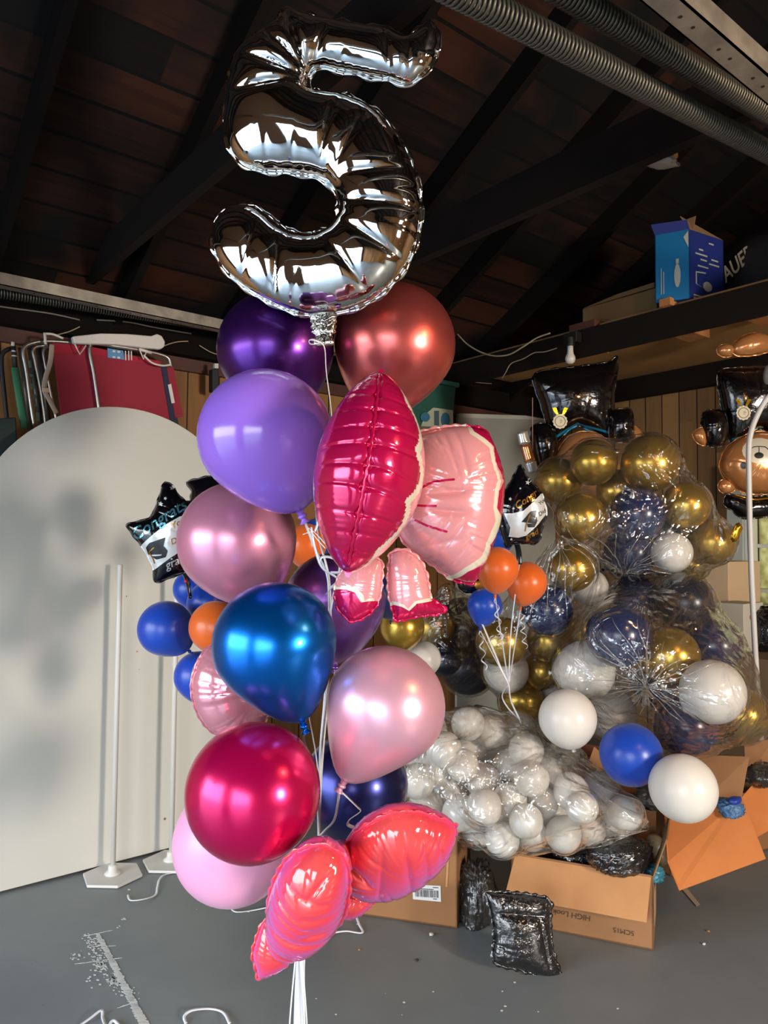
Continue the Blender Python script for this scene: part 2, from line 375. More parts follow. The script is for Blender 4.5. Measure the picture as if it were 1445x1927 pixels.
def foil(name, outline, plane, thick, mats, parent=None, regions=(), smooth=4, corners=(), res=70, puck=.5, puck_n=26, reach=.5, back=1.0, rim=.006, power=.5, creases=(), seed=0, ret=False, fine=0.0, rimz=.45):
    """Inflated foil balloon: outline and printed regions traced as pixels, laid in `plane`.
    thick = greatest half thickness (m). puck = depth of seam puckers relative to height."""
    rg = np.random.default_rng(seed+11)
    px = smooth_poly(outline, smooth, True, corners)
    o2 = np.array([plane.to2(*p) for p in px])
    lo, hi = o2.min(0), o2.max(0); size = max(hi-lo); g = size/res
    ol, LEN = resample(o2, g*.75)
    if ((ol[:, 0]*np.roll(ol[:, 1], -1)-np.roll(ol[:, 0], -1)*ol[:, 1]).sum()) < 0: ol = ol[::-1]
    # pressure field
    gs = size/min(150, res*1.4); nx = int((hi[0]-lo[0])/gs)+5; ny = int((hi[1]-lo[1])/gs)+5
    gx = lo[0]-2*gs+np.arange(nx)*gs; gy = lo[1]-2*gs+np.arange(ny)*gs; GX, GY = np.meshgrid(gx, gy)
    ins = pip(ol, GX.ravel(), GY.ravel()).reshape(ny, nx); u = np.zeros((ny, nx)); I = ins.astype(float)
    dd = bdist(ol, GX.ravel(), GY.ravel())[0].reshape(ny, nx); u = I*dd/gs*3
    for _ in range(1500):
        v = np.zeros_like(u); v[1:-1, 1:-1] = .25*(u[2:, 1:-1]+u[:-2, 1:-1]+u[1:-1, 2:]+u[1:-1, :-2]+1); u = v*I
    u /= u.max()
    def samp(X, Y):
        fx = np.clip((X-gx[0])/gs, 0, nx-1.001); fy = np.clip((Y-gy[0])/gs, 0, ny-1.001); i = fx.astype(int); j = fy.astype(int); a = fx-i; b = fy-j
        return u[j, i]*(1-a)*(1-b)+u[j, i+1]*a*(1-b)+u[j+1, i]*(1-a)*b+u[j+1, i+1]*a*b
    ph = rg.uniform(0, 6.28, 6); puck *= .42
    W = LEN/puck_n
    def hgt(X, Y, side=1):
        X = np.asarray(X, float); Y = np.asarray(Y, float)
        d, S = bdist(ol, X, Y); q = S/LEN*2*PI
        h = thick*np.maximum(samp(X, Y), np.minimum(d/size, 1)*.02)**power
        w_ = np.sin(puck_n/2*q + 1.6*np.sin(3*q+ph[0]) + 1.1*np.sin(7*q+ph[1])) 
        ridge = 1-np.abs(w_); ridge = ridge**2.5
        amp = (.55+.45*np.sin(5*q+ph[2]))
        lim = thick*reach*1.6
        h = h*(1-puck*amp*ridge*np.exp(-d/lim))
        if fine:
            w2 = np.sin(puck_n*2.5*q+ph[3])*np.clip(np.sin(4*q+ph[4])+.3, 0, 1); h = h+fine*w2*np.exp(-d/lim)*np.minimum(1, d/(thick*.25+1e-6))
        for (ax, ay, bx, by, dep, wd) in creases:      # folds across the skin
            A = np.array(plane.to2(ax, ay)); B = np.array(plane.to2(bx, by)); D = B-A; L2 = (D**2).sum()
            t = np.clip(((X-A[0])*D[0]+(Y-A[1])*D[1])/L2, 0, 1); dc = np.hypot(X-A[0]-t*D[0], Y-A[1]-t*D[1])
            h = h*(1-dep*np.exp(-dc/wd)*np.sin(PI*np.clip(t*.8+.1, 0, 1)))
        return np.where(d <= 1e-9, 0, np.maximum(h, 0))*(1 if side > 0 else back)
    def to2h(px, py):
        x, y = plane.to2(px, py); r = ray(px, py); rn = r.dot(plane.n)
        for _ in range(4):
            h = float(hgt([x], [y])[0]); t = ((plane.O-EYE).dot(plane.n)+h)/rn; q = EYE+r*t-plane.O; x, y = q.dot(plane.ex), q.dot(plane.ey)
        return (x, y)
    hgt.to2h = to2h
    # triangulate
    GXi, GYi = np.meshgrid(np.arange(lo[0], hi[0], g), np.arange(lo[1], hi[1], g*.9)); GXi[::2] += g/2
    X = GXi.ravel(); Y = GYi.ravel(); k = pip(ol, X, Y); X, Y = X[k], Y[k]; d, _ = bdist(ol, X, Y); k = d > g*.55; X, Y = X[k], Y[k]
    # extra rings near the seam so that the steep edge is smooth
    nrm = np.roll(ol, -1, 0)-np.roll(ol, 1, 0); nrm = np.stack([-nrm[:, 1], nrm[:, 0]], 1); nrm /= np.linalg.norm(nrm, axis=1)[:, None]+1e-12
    ring = ol+nrm*g*.28; X = np.concatenate([X, ring[:, 0]]); Y = np.concatenate([Y, ring[:, 1]])
    co = [Vector(p) for p in ol] + [Vector((a, b)) for a, b in zip(X, Y)]
    ed = [(i, (i+1) % len(ol)) for i in range(len(ol))]; rpolys = []
    for poly, mi, sm in regions:
        rp_ = smooth_poly(poly, sm) if sm else poly
        r2, _ = resample([to2h(*p) for p in rp_], g*.8)
        n0 = len(co); co += [Vector(p) for p in r2]; ed += [(n0+i, n0+(i+1) % len(r2)) for i in range(len(r2))]; rpolys.append((r2, mi))
    vo, eo, fo, *_r = delaunay_2d_cdt(co, ed, [], 0, g*.02)
    V2 = np.array([tuple(v) for v in vo]); C = np.array([V2[list(f)].mean(0) for f in fo])
    keep = pip(ol, C[:, 0], C[:, 1])
    fm = np.zeros(len(fo), int)
    for r2, mi in rpolys: fm[pip(r2, C[:, 0], C[:, 1])] = mi
    faces = [tuple(f) for f, kk in zip(fo, keep) if kk]; fm = fm[keep]
    d, _ = bdist(ol, V2[:, 0], V2[:, 1]); onb = d < g*.03
    H = hgt(V2[:, 0], V2[:, 1]); H[onb] = 0
    nV = len(V2); V = [plane.to3(x, y, h) for (x, y), h in zip(V2, H)]
    bi = {}; Vb = []
    for i in range(nV):
        if onb[i]: bi[i] = i
        else: bi[i] = nV+len(Vb); Vb.append(plane.to3(V2[i, 0], V2[i, 1], -H[i]*back))
    V += Vb; F2 = []
    # orient
    for f in faces:
        a, b, c = V2[f[0]], V2[f[1]], V2[f[2]]; cr = (b[0]-a[0])*(c[1]-a[1])-(b[1]-a[1])*(c[0]-a[0])
        F2.append(f if cr > 0 else f[::-1])
    Fb = [tuple(bi[i] for i in f[::-1]) for f in F2]
    o = mesh(name, V, F2+Fb, mats, parent, True, list(fm)+list(fm))
    if rim:   # the flat welded seam
        m = len(ol); mb = MB(); Vr = []; q = np.arange(m)/m*2*PI
        out = ol-nrm*(rim*(1+.25*np.sin(puck_n*1.1*q+1)))[:, None]
        for i in range(m):
            z = rim*rimz*(.5*math.sin(puck_n*.9*q[i])+.25*math.sin(puck_n*2.1*q[i]))
            a = plane.to3(ol[i, 0]+nrm[i, 0]*g*.3, ol[i, 1]+nrm[i, 1]*g*.3, 0); b = plane.to3(out[i, 0], out[i, 1], z)
            Vr += [a+plane.n*.0006, b+plane.n*.0006, b-plane.n*.0006, a-plane.n*.0006]
        Fr = []
        for i in range(m):
            j = (i+1) % m
            for k in range(4): Fr.append((i*4+k, j*4+k, j*4+(k+1) % 4, i*4+(k+1) % 4))
        # seam takes the colour of the region it borders
        cidx = []
        bc = out*.3+(ol+nrm*g*1.0)*.7; bm_i = np.zeros(m, int)
        for r2, mi in rpolys: bm_i[pip(r2, (ol+nrm*g*.9)[:, 0], (ol+nrm*g*.9)[:, 1])] = mi
        for i in range(m): cidx += [int(bm_i[i])]*4
        mesh('seam', Vr, Fr, mats, o if parent is None else parent, True, cidx)
    if ret: return o, hgt
    return o
def decal(name, polys, plane, hgt, m, parent, off=.0012, tri=.006):
    """thin print following a foil's skin; polys are 2-D polygons in plane coords"""
    V = []; F = []
    for p in polys:
        p = np.asarray(p)
        size = max(p.max(0)-p.min(0)); r2, _ = resample(p, max(tri*.7, size/60)) if len(p) < 40 else (p, 0)
        gx, gy = np.meshgrid(np.arange(p[:, 0].min(), p[:, 0].max(), tri), np.arange(p[:, 1].min(), p[:, 1].max(), tri)); X, Y = gx.ravel(), gy.ravel(); k = pip(r2, X, Y)
        X, Y = X[k], Y[k]
        co = [Vector(q) for q in r2]+[Vector((a, b)) for a, b in zip(X, Y)]; ed = [(i, (i+1) % len(r2)) for i in range(len(r2))]
        vo, eo, fo, *_ = delaunay_2d_cdt(co, ed, [], 0, 1e-6); V2 = np.array([tuple(v) for v in vo]); C = np.array([V2[list(f)].mean(0) for f in fo]); kk = pip(r2, C[:, 0], C[:, 1])
        H = hgt(V2[:, 0], V2[:, 1]); n0 = len(V); V += [plane.to3(a, b, h+off) for (a, b), h in zip(V2, H)]; F += [tuple(i+n0 for i in f) for f, z in zip(fo, kk) if z]
    return mesh(name, V, F, m, parent, False)
def stroke_poly(pts, w_):
    """polygon around a 2-D polyline"""
    pts = np.array(pts, float); n = len(pts); T = np.gradient(pts, axis=0); T /= np.linalg.norm(T, axis=1)[:, None]+1e-12; Nn = np.stack([-T[:, 1], T[:, 0]], 1)
    ww = w_ if hasattr(w_, '__len__') else [w_]*n; ww = np.array(ww)[:, None]/2
    return np.concatenate([pts+Nn*ww, (pts-Nn*ww)[::-1]])
def text_verts(body, size, shear=0., bold=0.):
    c = bpy.data.curves.new('t', 'FONT'); c.body = body; c.size = size; c.shear = shear; c.resolution_u = 3; c.align_x = 'CENTER'; c.align_y = 'CENTER'; c.offset = bold
    o = bpy.data.objects.new('t', c); COL.objects.link(o); bpy.context.view_layer.update()
    me = bpy.data.meshes.new_from_object(o.evaluated_get(bpy.context.evaluated_depsgraph_get()))
    bm = bmesh.new(); bm.from_mesh(me); bmesh.ops.triangulate(bm, faces=bm.faces)
    for _ in range(2):
        es = [e for e in bm.edges if e.calc_length() > size*.25]
        if es: bmesh.ops.subdivide_edges(bm, edges=es, cuts=1); bmesh.ops.triangulate(bm, faces=bm.faces)
    V = [tuple(v.co) for v in bm.verts]; F = [tuple(v.index for v in f.verts) for f in bm.faces]
    bm.free(); bpy.data.objects.remove(o); bpy.data.curves.remove(c); bpy.data.meshes.remove(me)
    return V, F
def foil_text(body, px, py, size_px, ang, plane, hgt, m, parent, arc=0., off=.0014, shear=.3, bold=0., name='lettering'):
    t2_ = hgt.to2h if hasattr(hgt, 'to2h') else plane.to2; c = np.array(t2_(px, py)); c2 = c+np.array(plane.to2(px+size_px, py))-np.array(plane.to2(px, py)); s = np.linalg.norm(c2-c)
    V, F = text_verts(body, s, shear, bold*s); ca, sa = math.cos(ang), math.sin(ang); out = []
    for x, y, z in V:
        y2 = y-arc*x*x/s if arc else y
        out.append((c[0]+x*ca-y2*sa, c[1]+x*sa+y2*ca))
    A = np.array(out); H = hgt(A[:, 0], A[:, 1]) if hgt is not None else np.zeros(len(A))
    return mesh(name, [plane.to3(a, b, h+off) for (a, b), h in zip(A, H)], F, m, parent, False)
def flat_text(body, O, ex, ey, size, m, parent=None, shear=0., off=.0015, bold=0., name='lettering'):
    O, ex, ey = Vector(O), Vector(ex).normalized(), Vector(ey).normalized(); n = ex.cross(ey)
    V, F = text_verts(body, size, shear, bold)
    return mesh(name, [O+ex*x+ey*y+n*off for x, y, z in V], F, m, parent, False)

# ------------------------------------------------------------------ clear bags
def bag(name, spheres, tie, m, label, cat, margin=.012, wr=.012, seed=0, extra=(), tie2=None, sub=6, center=None, parent=None, floor=None, crinkle=1.0, pleats=0, plen=1.0):
    """film pulled over a pile of balls and gathered at the tie point"""
    pts = []
    base = bmesh.new(); bmesh.ops.create_icosphere(base, subdivisions=2, radius=1); dirs = [v.co.copy() for v in base.verts]; base.free()
    for c, r in spheres: pts += [c+d*(r+margin) for d in dirs]
    pts += [Vector(e_) for e_ in extra]
    if floor is not None: pts = [Vector((p.x, p.y, max(p.z, floor))) for p in pts]
    hb = bmesh.new(); 
    for p in pts+[Vector(tie)]: hb.verts.new(p)
    r_ = bmesh.ops.convex_hull(hb, input=hb.verts); 
    bmesh.ops.delete(hb, geom=[v for v in hb.verts if not v.link_faces], context='VERTS'); bmesh.ops.triangulate(hb, faces=hb.faces)
    bvh = BVHTree.FromBMesh(hb); c0 = Vector(center) if center else sum((c for c, r in spheres), Vector())/len(spheres)
    ico = bmesh.new(); bmesh.ops.create_icosphere(ico, subdivisions=sub, radius=1)
    D = np.array([tuple(v.co) for v in ico.verts]); R = np.zeros(len(D))
    for i, v in enumerate(ico.verts):
        h = bvh.ray_cast(c0, v.co, 10); R[i] = h[3] if h[0] is not None else .1
    # the film sinks slightly between the balls
    C = np.array([tuple(c-c0) for c, r in spheres]); RR = np.array([r for c, r in spheres])
    S = np.zeros(len(D))
    for c, r in zip(C, RR):
        b = D@c; disc = b*b-(c@c)+ (r+margin)**2; ok = disc > 0; S[ok] = np.maximum(S[ok], (b+np.sqrt(np.maximum(disc, 0)))[ok])
    R2 = np.where(S > 0, np.maximum(S, R*.80), R*.87); R = np.minimum(R, .72*R+.28*R2)
    for k in range(2):
        Rn = R.copy()
        for v in ico.verts: Rn[v.index] = .5*R[v.index]+.5*sum(R[e_.other_vert(v).index] for e_ in v.link_edges)/len(v.link_edges)
        R = Rn
    R = np.maximum(R, S*1.0)
    Pn = D*R[:, None]
    rg = np.random.default_rng(seed); disp = np.zeros(len(D))
    for tp, wt in ((tie, 1.), (tie2, .8)):
        if tp is None: continue
        ta = np.array(tuple(Vector(tp)-c0)); tl = np.linalg.norm(ta); ta_ = ta/tl; q = Pn-ta; dist = np.linalg.norm(q, axis=1)
        a_ = np.cross(ta_, [0.3, .5, .81]); a_ /= np.linalg.norm(a_); b_ = np.cross(ta_, a_); th = np.arctan2(Pn@b_, Pn@a_)
        f = np.zeros(len(D))
        for kf, am in ((9, .5), (17, .5), (31, .45), (47, .3)):
            f += am*(1-2*np.abs(np.sin(kf*th/2+rg.uniform(0, 6)+.8*np.sin(2*th+rg.uniform(0, 6))+dist*3)))
        disp += wt*f*(np.exp(-dist/.16)+.25*np.exp(-dist/.45))*np.minimum(1, dist/.03)
    cr = np.zeros(len(D))
    for _ in range(14):
        kv = rg.normal(size=3)*rg.uniform(8, 34); cr += (1-2*np.abs(np.sin(Pn@kv+rg.uniform(0, 6)+1.1*np.sin(Pn@(rg.normal(size=3)*9)))))*.16
    R = R+wr*disp*1.2+wr*.55*cr*crinkle
    R = np.maximum(R, S-.002)
    V = [c0+Vector(D[i])*float(R[i]) for i in range(len(D))]
    if floor is not None: V = [Vector((v.x, v.y, max(v.z, floor))) for v in V]
    F = [tuple(v.index for v in f.verts) for f in ico.faces]; ico.free(); hb.free()
    o = mesh(name, V, F, m, parent, True)
    if label: tag(o, label, cat)
    if pleats:
        bv = BVHTree.FromPolygons(V, F); mb = MB(); tv = Vector(tie); ax_ = (tv-c0).normalized(); a_ = ax_.orthogonal().normalized(); b_ = ax_.cross(a_); rr_ = random.Random(seed+3)
        for k in range(pleats):
            th = 2*PI*(k+rr_.uniform(-.4, .4))/pleats; dr = a_*math.cos(th)+b_*math.sin(th); L_ = rr_.uniform(.05, .30)*plen; s0 = rr_.uniform(.0, .04); pts = []
            ww = rr_.uniform(-.5, .5)
            for i in range(13):
                q = tv+dr*(s0+L_*i/12)+ax_.cross(dr)*ww*.03*math.sin(i*.4)-ax_*.06
                h = bv.ray_cast(c0, (q-c0).normalized(), 5)
                if h[0] is not None: pts.append(h[0]+(q-c0).normalized()*.003)
            if len(pts) > 4: n_ = len(pts); mb.tube(pts, [max(.0004, rr_.uniform(.001, .0026)*math.sin(PI*(i+.6)/(n_+.2))**.6) for i in range(n_)], 5)
        pl_ = mb.done('gathered_pleats', M_pleat, o, smooth=True); pl_['kind'] = 'stuff'
    return o

# ================================================================== THE SETTING
BX, LY, RY = 5.0, 3.9, -3.4
EAVE, SLOPE, RIDGE = 2.65, .55, .30
def roofz(y): return EAVE + ((LY+.1-y) if y > RIDGE else (y-(RIDGE-(LY+.1-RIDGE))))*SLOPE
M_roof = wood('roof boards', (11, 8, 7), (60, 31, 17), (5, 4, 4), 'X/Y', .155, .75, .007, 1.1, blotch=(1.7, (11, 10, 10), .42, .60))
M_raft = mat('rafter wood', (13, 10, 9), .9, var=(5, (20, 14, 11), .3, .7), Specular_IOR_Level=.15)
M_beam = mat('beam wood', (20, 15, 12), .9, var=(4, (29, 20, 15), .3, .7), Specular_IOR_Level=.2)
M_panS = wood('side panelling', (118, 84, 50), (158, 112, 66), (36, 24, 15), 'Z/X', .19, .55, .004, .8)
M_panB = wood('back panelling', (112, 84, 54), (150, 112, 70), (32, 22, 14), 'Z/Y', .135, .55, .004, .8)
M_fasc = mat('fascia wood', (92, 50, 36), .6, var=(6, (70, 38, 28), .3, .7))
M_ply = mat('plywood', (170, 128, 78), .7, var=(3, (148, 108, 62), .3, .7))
M_tan = mat('pale lumber', (190, 128, 74), .7, var=(9, (160, 100, 56), .3, .7))
M_galv = mat('galvanised steel', (172, 165, 152), .45, .7, var=(14, (130, 126, 116), .35, .7))
M_stl = mat('dull spring steel', (98, 96, 86), .45, .8)
def struct(o): o['kind'] = 'structure'; return o

# floor: painted concrete
m = mat('painted concrete floor', (118, 121, 124), .42, bump=(40, .12, .003)); nt = m.node_tree; b = nt.nodes['Principled BSDF']
co = nt.nodes.new('ShaderNodeTexCoord')
n1 = nt.nodes.new('ShaderNodeTexNoise'); n1.inputs['Scale'].default_value = 1.4; n1.inputs['Detail'].default_value = 8
r1 = nt.nodes.new('ShaderNodeValToRGB'); r1.color_ramp.elements[0].color = lin((108, 115, 117)); r1.color_ramp.elements[1].color = lin((128, 134, 134)); r1.color_ramp.elements[0].position = .3; r1.color_ramp.elements[1].position = .7
n2 = nt.nodes.new('ShaderNodeTexVoronoi'); n2.inputs['Scale'].default_value = 9; n2.inputs['Randomness'].default_value = 1
r2 = nt.nodes.new('ShaderNodeMath'); r2.operation = 'LESS_THAN'; r2.inputs[1].default_value = .022
mx = nt.nodes.new('ShaderNodeMix'); mx.data_type = 'RGBA'; mx.inputs['B'].default_value = lin((70, 66, 62))
nt.links.new(co.outputs['Object'], n1.inputs['Vector']); nt.links.new(co.outputs['Object'], n2.inputs['Vector'])
nt.links.new(n1.outputs['Fac'], r1.inputs[0]); nt.links.new(n2.outputs['Distance'], r2.inputs[0]); nt.links.new(r2.outputs[0], mx.inputs['Factor'])
nt.links.new(r1.outputs[0], mx.inputs['A']); nt.links.new(mx.outputs['Result'], b.inputs['Base Color'])
mb = MB(); mb.bb((FRONT-.2, RY-.1, -.12), (BX+.1, LY+.1, 0)); struct(mb.done('floor', m))
mb = MB(); mb.bb((-30, -25, -.2), (FRONT-.2, 25, -.02)); struct(mb.done('driveway', mat('driveway concrete', (176, 172, 164), .9, var=(.6, (150, 146, 138), .3, .7))))

# side wall (left) and back wall with the window hole
mb = MB(); mb.bb((FRONT, LY, 0), (BX, LY+.1, 2.66)); struct(mb.done('wall_left', M_panS))
WY0, WY1, WZ0, WZ1 = 1.55, 2.30, 1.13, 2.02
mb = MB(); mb.bb((BX, RY, 0), (BX+.1, LY+.1, WZ0)); mb.bb((BX, RY, WZ0), (BX+.1, WY0, 2.66)); mb.bb((BX, WY1, WZ0), (BX+.1, LY+.1, 2.66)); mb.bb((BX, WY0, WZ1), (BX+.1, WY1, 2.66))
mb.slab([(BX, LY+.1, 2.66), (BX, RIDGE, roofz(RIDGE)), (BX, RIDGE-(LY+.1-RIDGE), 2.66)], (.1, 0, 0)); struct(mb.done('wall_back', M_panB))
mb = MB(); mb.bb((FRONT, RY-.1, 0), (BX+.1, RY, 1.30)); mb.bb((FRONT, RY-.1, 2.02), (BX+.1, RY, 2.66)); mb.bb((FRONT, RY-.1, 1.30), (1.78, RY, 2.02)); mb.bb((2.42, RY-.1, 1.30), (BX+.1, RY, 2.02)); struct(mb.done('wall_right', M_panS))
# front wall with two open doorways
mb = MB(); H0 = 2.24
for a, c in ((RY-.1, -3.1), (-.05, .85), (3.45, LY+.1)): mb.bb((FRONT-.12, a, 0), (FRONT, c, H0))
mb.bb((FRONT-.12, RY-.1, H0), (FRONT, LY+.1, 2.66)); mb.slab([(FRONT-.12, LY+.1, 2.66), (FRONT-.12, RIDGE, roofz(RIDGE)), (FRONT-.12, RIDGE-(LY+.1-RIDGE), 2.66)], (.12, 0, 0))
struct(mb.done('wall_front', mat('front wall boards', (90, 70, 52), .8)))
# roof
yr = RIDGE-(LY+.1-RIDGE)
for a, c in ((LY+.25, RIDGE), (yr-.15, RIDGE)):
    za = roofz(a); zc = roofz(c)
    mb = MB(); mb.slab([(FRONT-.4, a, za), (BX+.3, a, za), (BX+.3, c, zc), (FRONT-.4, c, zc)], (0, 0, .04)); struct(mb.done('ceiling', M_roof))
# rafters on both slopes
nt_ = 1
for k in range(-4, 8):
    x = .68+.6*k
    if x < FRONT or x > BX-.05: continue
    for a, c in ((LY-.0, RIDGE+.02), (yr+.1, RIDGE-.02)):
        za, zc = roofz(a), roofz(c)
        mb = MB(); mb.slab([(x-.02, a, za), (x-.02, c, zc), (x-.02, c, zc-.15), (x-.02, a, za-.15)], (.04, 0, 0)); struct(mb.done('trim_%d' % nt_, M_raft)); nt_ += 1
# wall plates and fascia
mb = MB(); mb.bb((FRONT, LY-.10, 2.52), (BX, LY, 2.66)); struct(mb.done('trim_%d' % nt_, M_raft)); nt_ += 1
mb = MB(); mb.bb((FRONT, LY-.03, 2.45), (BX-.03, LY, 2.52)); struct(mb.done('trim_%d' % nt_, M_fasc)); nt_ += 1
mb = MB(); mb.bb((BX-.09, RY, 2.62), (BX, LY-.1, 2.76)); struct(mb.done('trim_%d' % nt_, M_raft)); nt_ += 1
# tie beams across the garage
for x, z0, z1, mm, t in ((1.11, 2.78, 2.93, M_beam, .04), (2.1, 2.74, 2.90, M_beam, .045), (3.50, 2.585, 2.735, M_beam, .045), (4.80, 2.60, 2.74, M_beam, .045)):
    mb = MB(); mb.bb((x, RY, z0), (x+t, LY-.1, z1)); struct(mb.done('trim_%d' % nt_, mm)); nt_ += 1
# window
M_white = mat('white painted frame', (205, 205, 196), .4)
mb = MB()
for a, c in (((BX-.04, WY0-.06, WZ0-.06), (BX+.02, WY1+.06, WZ0)), ((BX-.04, WY0-.06, WZ1), (BX+.02, WY1+.06, WZ1+.06)), ((BX-.04, WY1, WZ0), (BX+.02, WY1+.06, WZ1)), ((BX-.04, WY0-.06, WZ0), (BX+.02, WY0, WZ1)),
             ((BX, WY0, 1.50), (BX+.03, WY1, 1.525)), ((BX, 1.92, WZ0), (BX+.03, 1.94, WZ1))): mb.bb(a, c)
fr = struct(mb.done('window_1', M_white, bevel=.004))
m = bpy.data.materials.new('frosted pane'); m.use_nodes = True; nt = m.node_tree; nt.nodes.clear(); N = nt.nodes.new
out = N('ShaderNodeOutputMaterial'); tl = N('ShaderNodeBsdfTranslucent'); gl = N('ShaderNodeBsdfGlossy'); mxs = N('ShaderNodeMixShader'); no = N('ShaderNodeTexNoise'); no.inputs['Scale'].default_value = 14; rr = N('ShaderNodeValToRGB'); cc = N('ShaderNodeTexCoord')
rr.color_ramp.elements[0].color = lin((120, 112, 74)); rr.color_ramp.elements[1].color = lin((150, 146, 116)); rr.color_ramp.elements[0].position = .35; rr.color_ramp.elements[1].position = .65
nt.links.new(cc.outputs['Object'], no.inputs[0]); nt.links.new(no.outputs[0], rr.inputs[0]); nt.links.new(rr.outputs[0], tl.inputs[0]); mxs.inputs[0].default_value = .08
nt.links.new(tl.outputs[0], mxs.inputs[1]); nt.links.new(gl.outputs[0], mxs.inputs[2]); nt.links.new(mxs.outputs[0], out.inputs[0])
mb = MB(); mb.bb((BX+.035, WY0, WZ0), (BX+.041, WY1, WZ1)); mb.done('pane', m, fr)
so = bpy.data.objects.new('window_light', sun); COL.objects.link(so); so.location = (BX+.6, (WY0+WY1)/2, 1.7); so.rotation_euler = (0, PI/2, 0)

# ================================================================== OVERHEAD THINGS
def on_line(a, b, t): return Vector(a).lerp(Vector(b), t)
# door rails (angle iron)
def rail(a, b, label, wdt=.055):
    mb = MB(); a, b = Vector(a), Vector(b); d = (b-a).normalized(); s = d.cross(Vector((0, 0, 1))).normalized()
    n = 30
    mb.slab([a-s*wdt/2, b-s*wdt/2, b+s*wdt/2, a+s*wdt/2], (0, 0, .004)); mb.slab([a-s*wdt/2, b-s*wdt/2, b-s*wdt/2+Vector((0, 0, wdt)), a-s*wdt/2+Vector((0, 0, wdt))], s*.004)
    mb.slab([a+s*wdt/2, b+s*wdt/2, b+s*wdt/2+Vector((0, 0, wdt)), a+s*wdt/2+Vector((0, 0, wdt))], -s*.004)
    o = mb.done('door_rail', M_galv); tag(o, label, 'rail')
    hb = MB()
    L = (b-a).length
    for i in range(int(L/.16)):
        for q in (0, .05):
            c = a+d*(i*.16+.05+q)-Vector((0, 0, .0008)); hb.lathe([(.0045, 0), (.0045, .001)], Matrix.Translation(c), 8)
    hb.done('bolt_holes', mat('dark hole', (20, 18, 16), .9), o)['kind'] = 'stuff'
    return o
rail((-2.0, 3.52, 2.60), (2.9, 3.52, 2.60), 'galvanised garage door rail high along the side wall above the beach chairs')
rail((-2.0, .79, 2.60), (4.2, .79, 2.60), 'galvanised garage door rail in the top right corner above the coil springs')
def spring(a, b, R, wire, pitch, label, cable=True):
    a, b = Vector(a), Vector(b); ax = (b-a).normalized(); u = ax.orthogonal().normalized(); v = ax.cross(u); L = (b-a).length; N_ = int(L/pitch); k = 12
    pts = []
    for i in range(N_*k+1):
        t = i/(N_*k); sag = -math.sin(PI*t)*.0; th = 2*PI*i/k
        pts.append(a.lerp(b, t)+(u*math.cos(th)+v*math.sin(th))*R+Vector((0, 0, sag)))
    mb = MB(); mb.tube(pts, wire, 5, cap=True, up=ax); o = mb.done('coil_spring', M_stl, smooth=True); tag(o, label, 'spring'); 
    return o
def A1(px, py, Y): return onY(px, py, Y)
s1a, s1b = A1(700, -100, 1.0), A1(1475, 302, 1.0); s2a, s2b = A1(1000, -52, .95), A1(1475, 232, .95)
dx = (s1b-s1a); spring(s1a-dx*.3, s1b+dx*.05, .027, .0044, .0130, 'long grey coil spring crossing the upper right, the lower of two')
dx = (s2b-s2a); spring(s2a-dx*.3, s2b+dx*.05, .027, .0044, .0130, 'long grey coil spring crossing the upper right, the upper of two nearest the rail')
spring(onY(-30, 545, 3.62), onY(420, 617, 3.62), .024, .004, .012, 'dark coil spring under the rail above the beach chairs')
# wires
M_cord = mat('pale old cord', (176, 158, 124), .7); M_cordg = mat('grey cord', (120, 112, 100), .7)
def cord(pts, r, m, label, cat='cord', name='electric_cord'):
    mb = MB(); mb.tube(spline(pts, 8), r, 6); return tag(mb.done(name, m, smooth=True), label, cat)
PX = 3.46
cord([onY(x, y, LY-.12) for x, y in ((-20, 574), (30, 581), (95, 590), (150, 602))], .004, M_cordg, 'grey cord stapled on the dark plate at the far left above the chairs')
cord([onY(x, y, LY-.12) for x, y in ((182, 602), (240, 606), (290, 616), (360, 628))], .004, M_cordg, 'grey cord stapled on the dark plate above the white armrest')
cord([onY(x, y, LY-.12) for x, y in ((108, 630), (130, 624), (150, 615))], .003, M_cord, 'short slanting piece of cord left above the chairs')
cord([onY(x, y, LY-.12) for x, y in ((305, 652), (330, 644), (354, 642))], .003, M_cord, 'short slanting piece of cord at the right end of the white armrest')
cord([onY(x, y, LY-.12) for x, y in ((375, 650), (395, 662), (412, 668))], .003, M_cord, 'short cord beside the dark purple balloon')
cord([onX(x, y, 3.45) for x, y in ((752, 500), (770, 530), (820, 580), (860, 628), (885, 652), (920, 668), (955, 668), (985, 652), (1010, 636), (1035, 627))], .005, M_cord, 'long pale cord sagging right of the copper balloon to the loft beam')
cord([onX(x, y, 3.45) for x, y in ((945, 712), (952, 700), (962, 684), (985, 675), (1005, 664), (1025, 662), (1048, 655))], .003, M_cord, 'thin twisted wire on the beam left of the light bulb')
cord([onY(x, y, LY-.12) for x, y in ((868, 716), (900, 720), (925, 722))], .004, M_cordg, 'short grey cord at the top of the wall right of the teal bin')
cord([onX(x, y, BX-.11) for x, y in ((945, 722), (980, 729), (1015, 733))], .004, M_cordg, 'grey cord at the top of the back wall left of the bear')
cord([onX(x, y, BX-.11) for x, y in ((1155, 747), (1200, 738), (1250, 726), (1290, 722), (1340, 715))], .004, M_cordg, 'grey cord running along the top of the back wall between the bears')
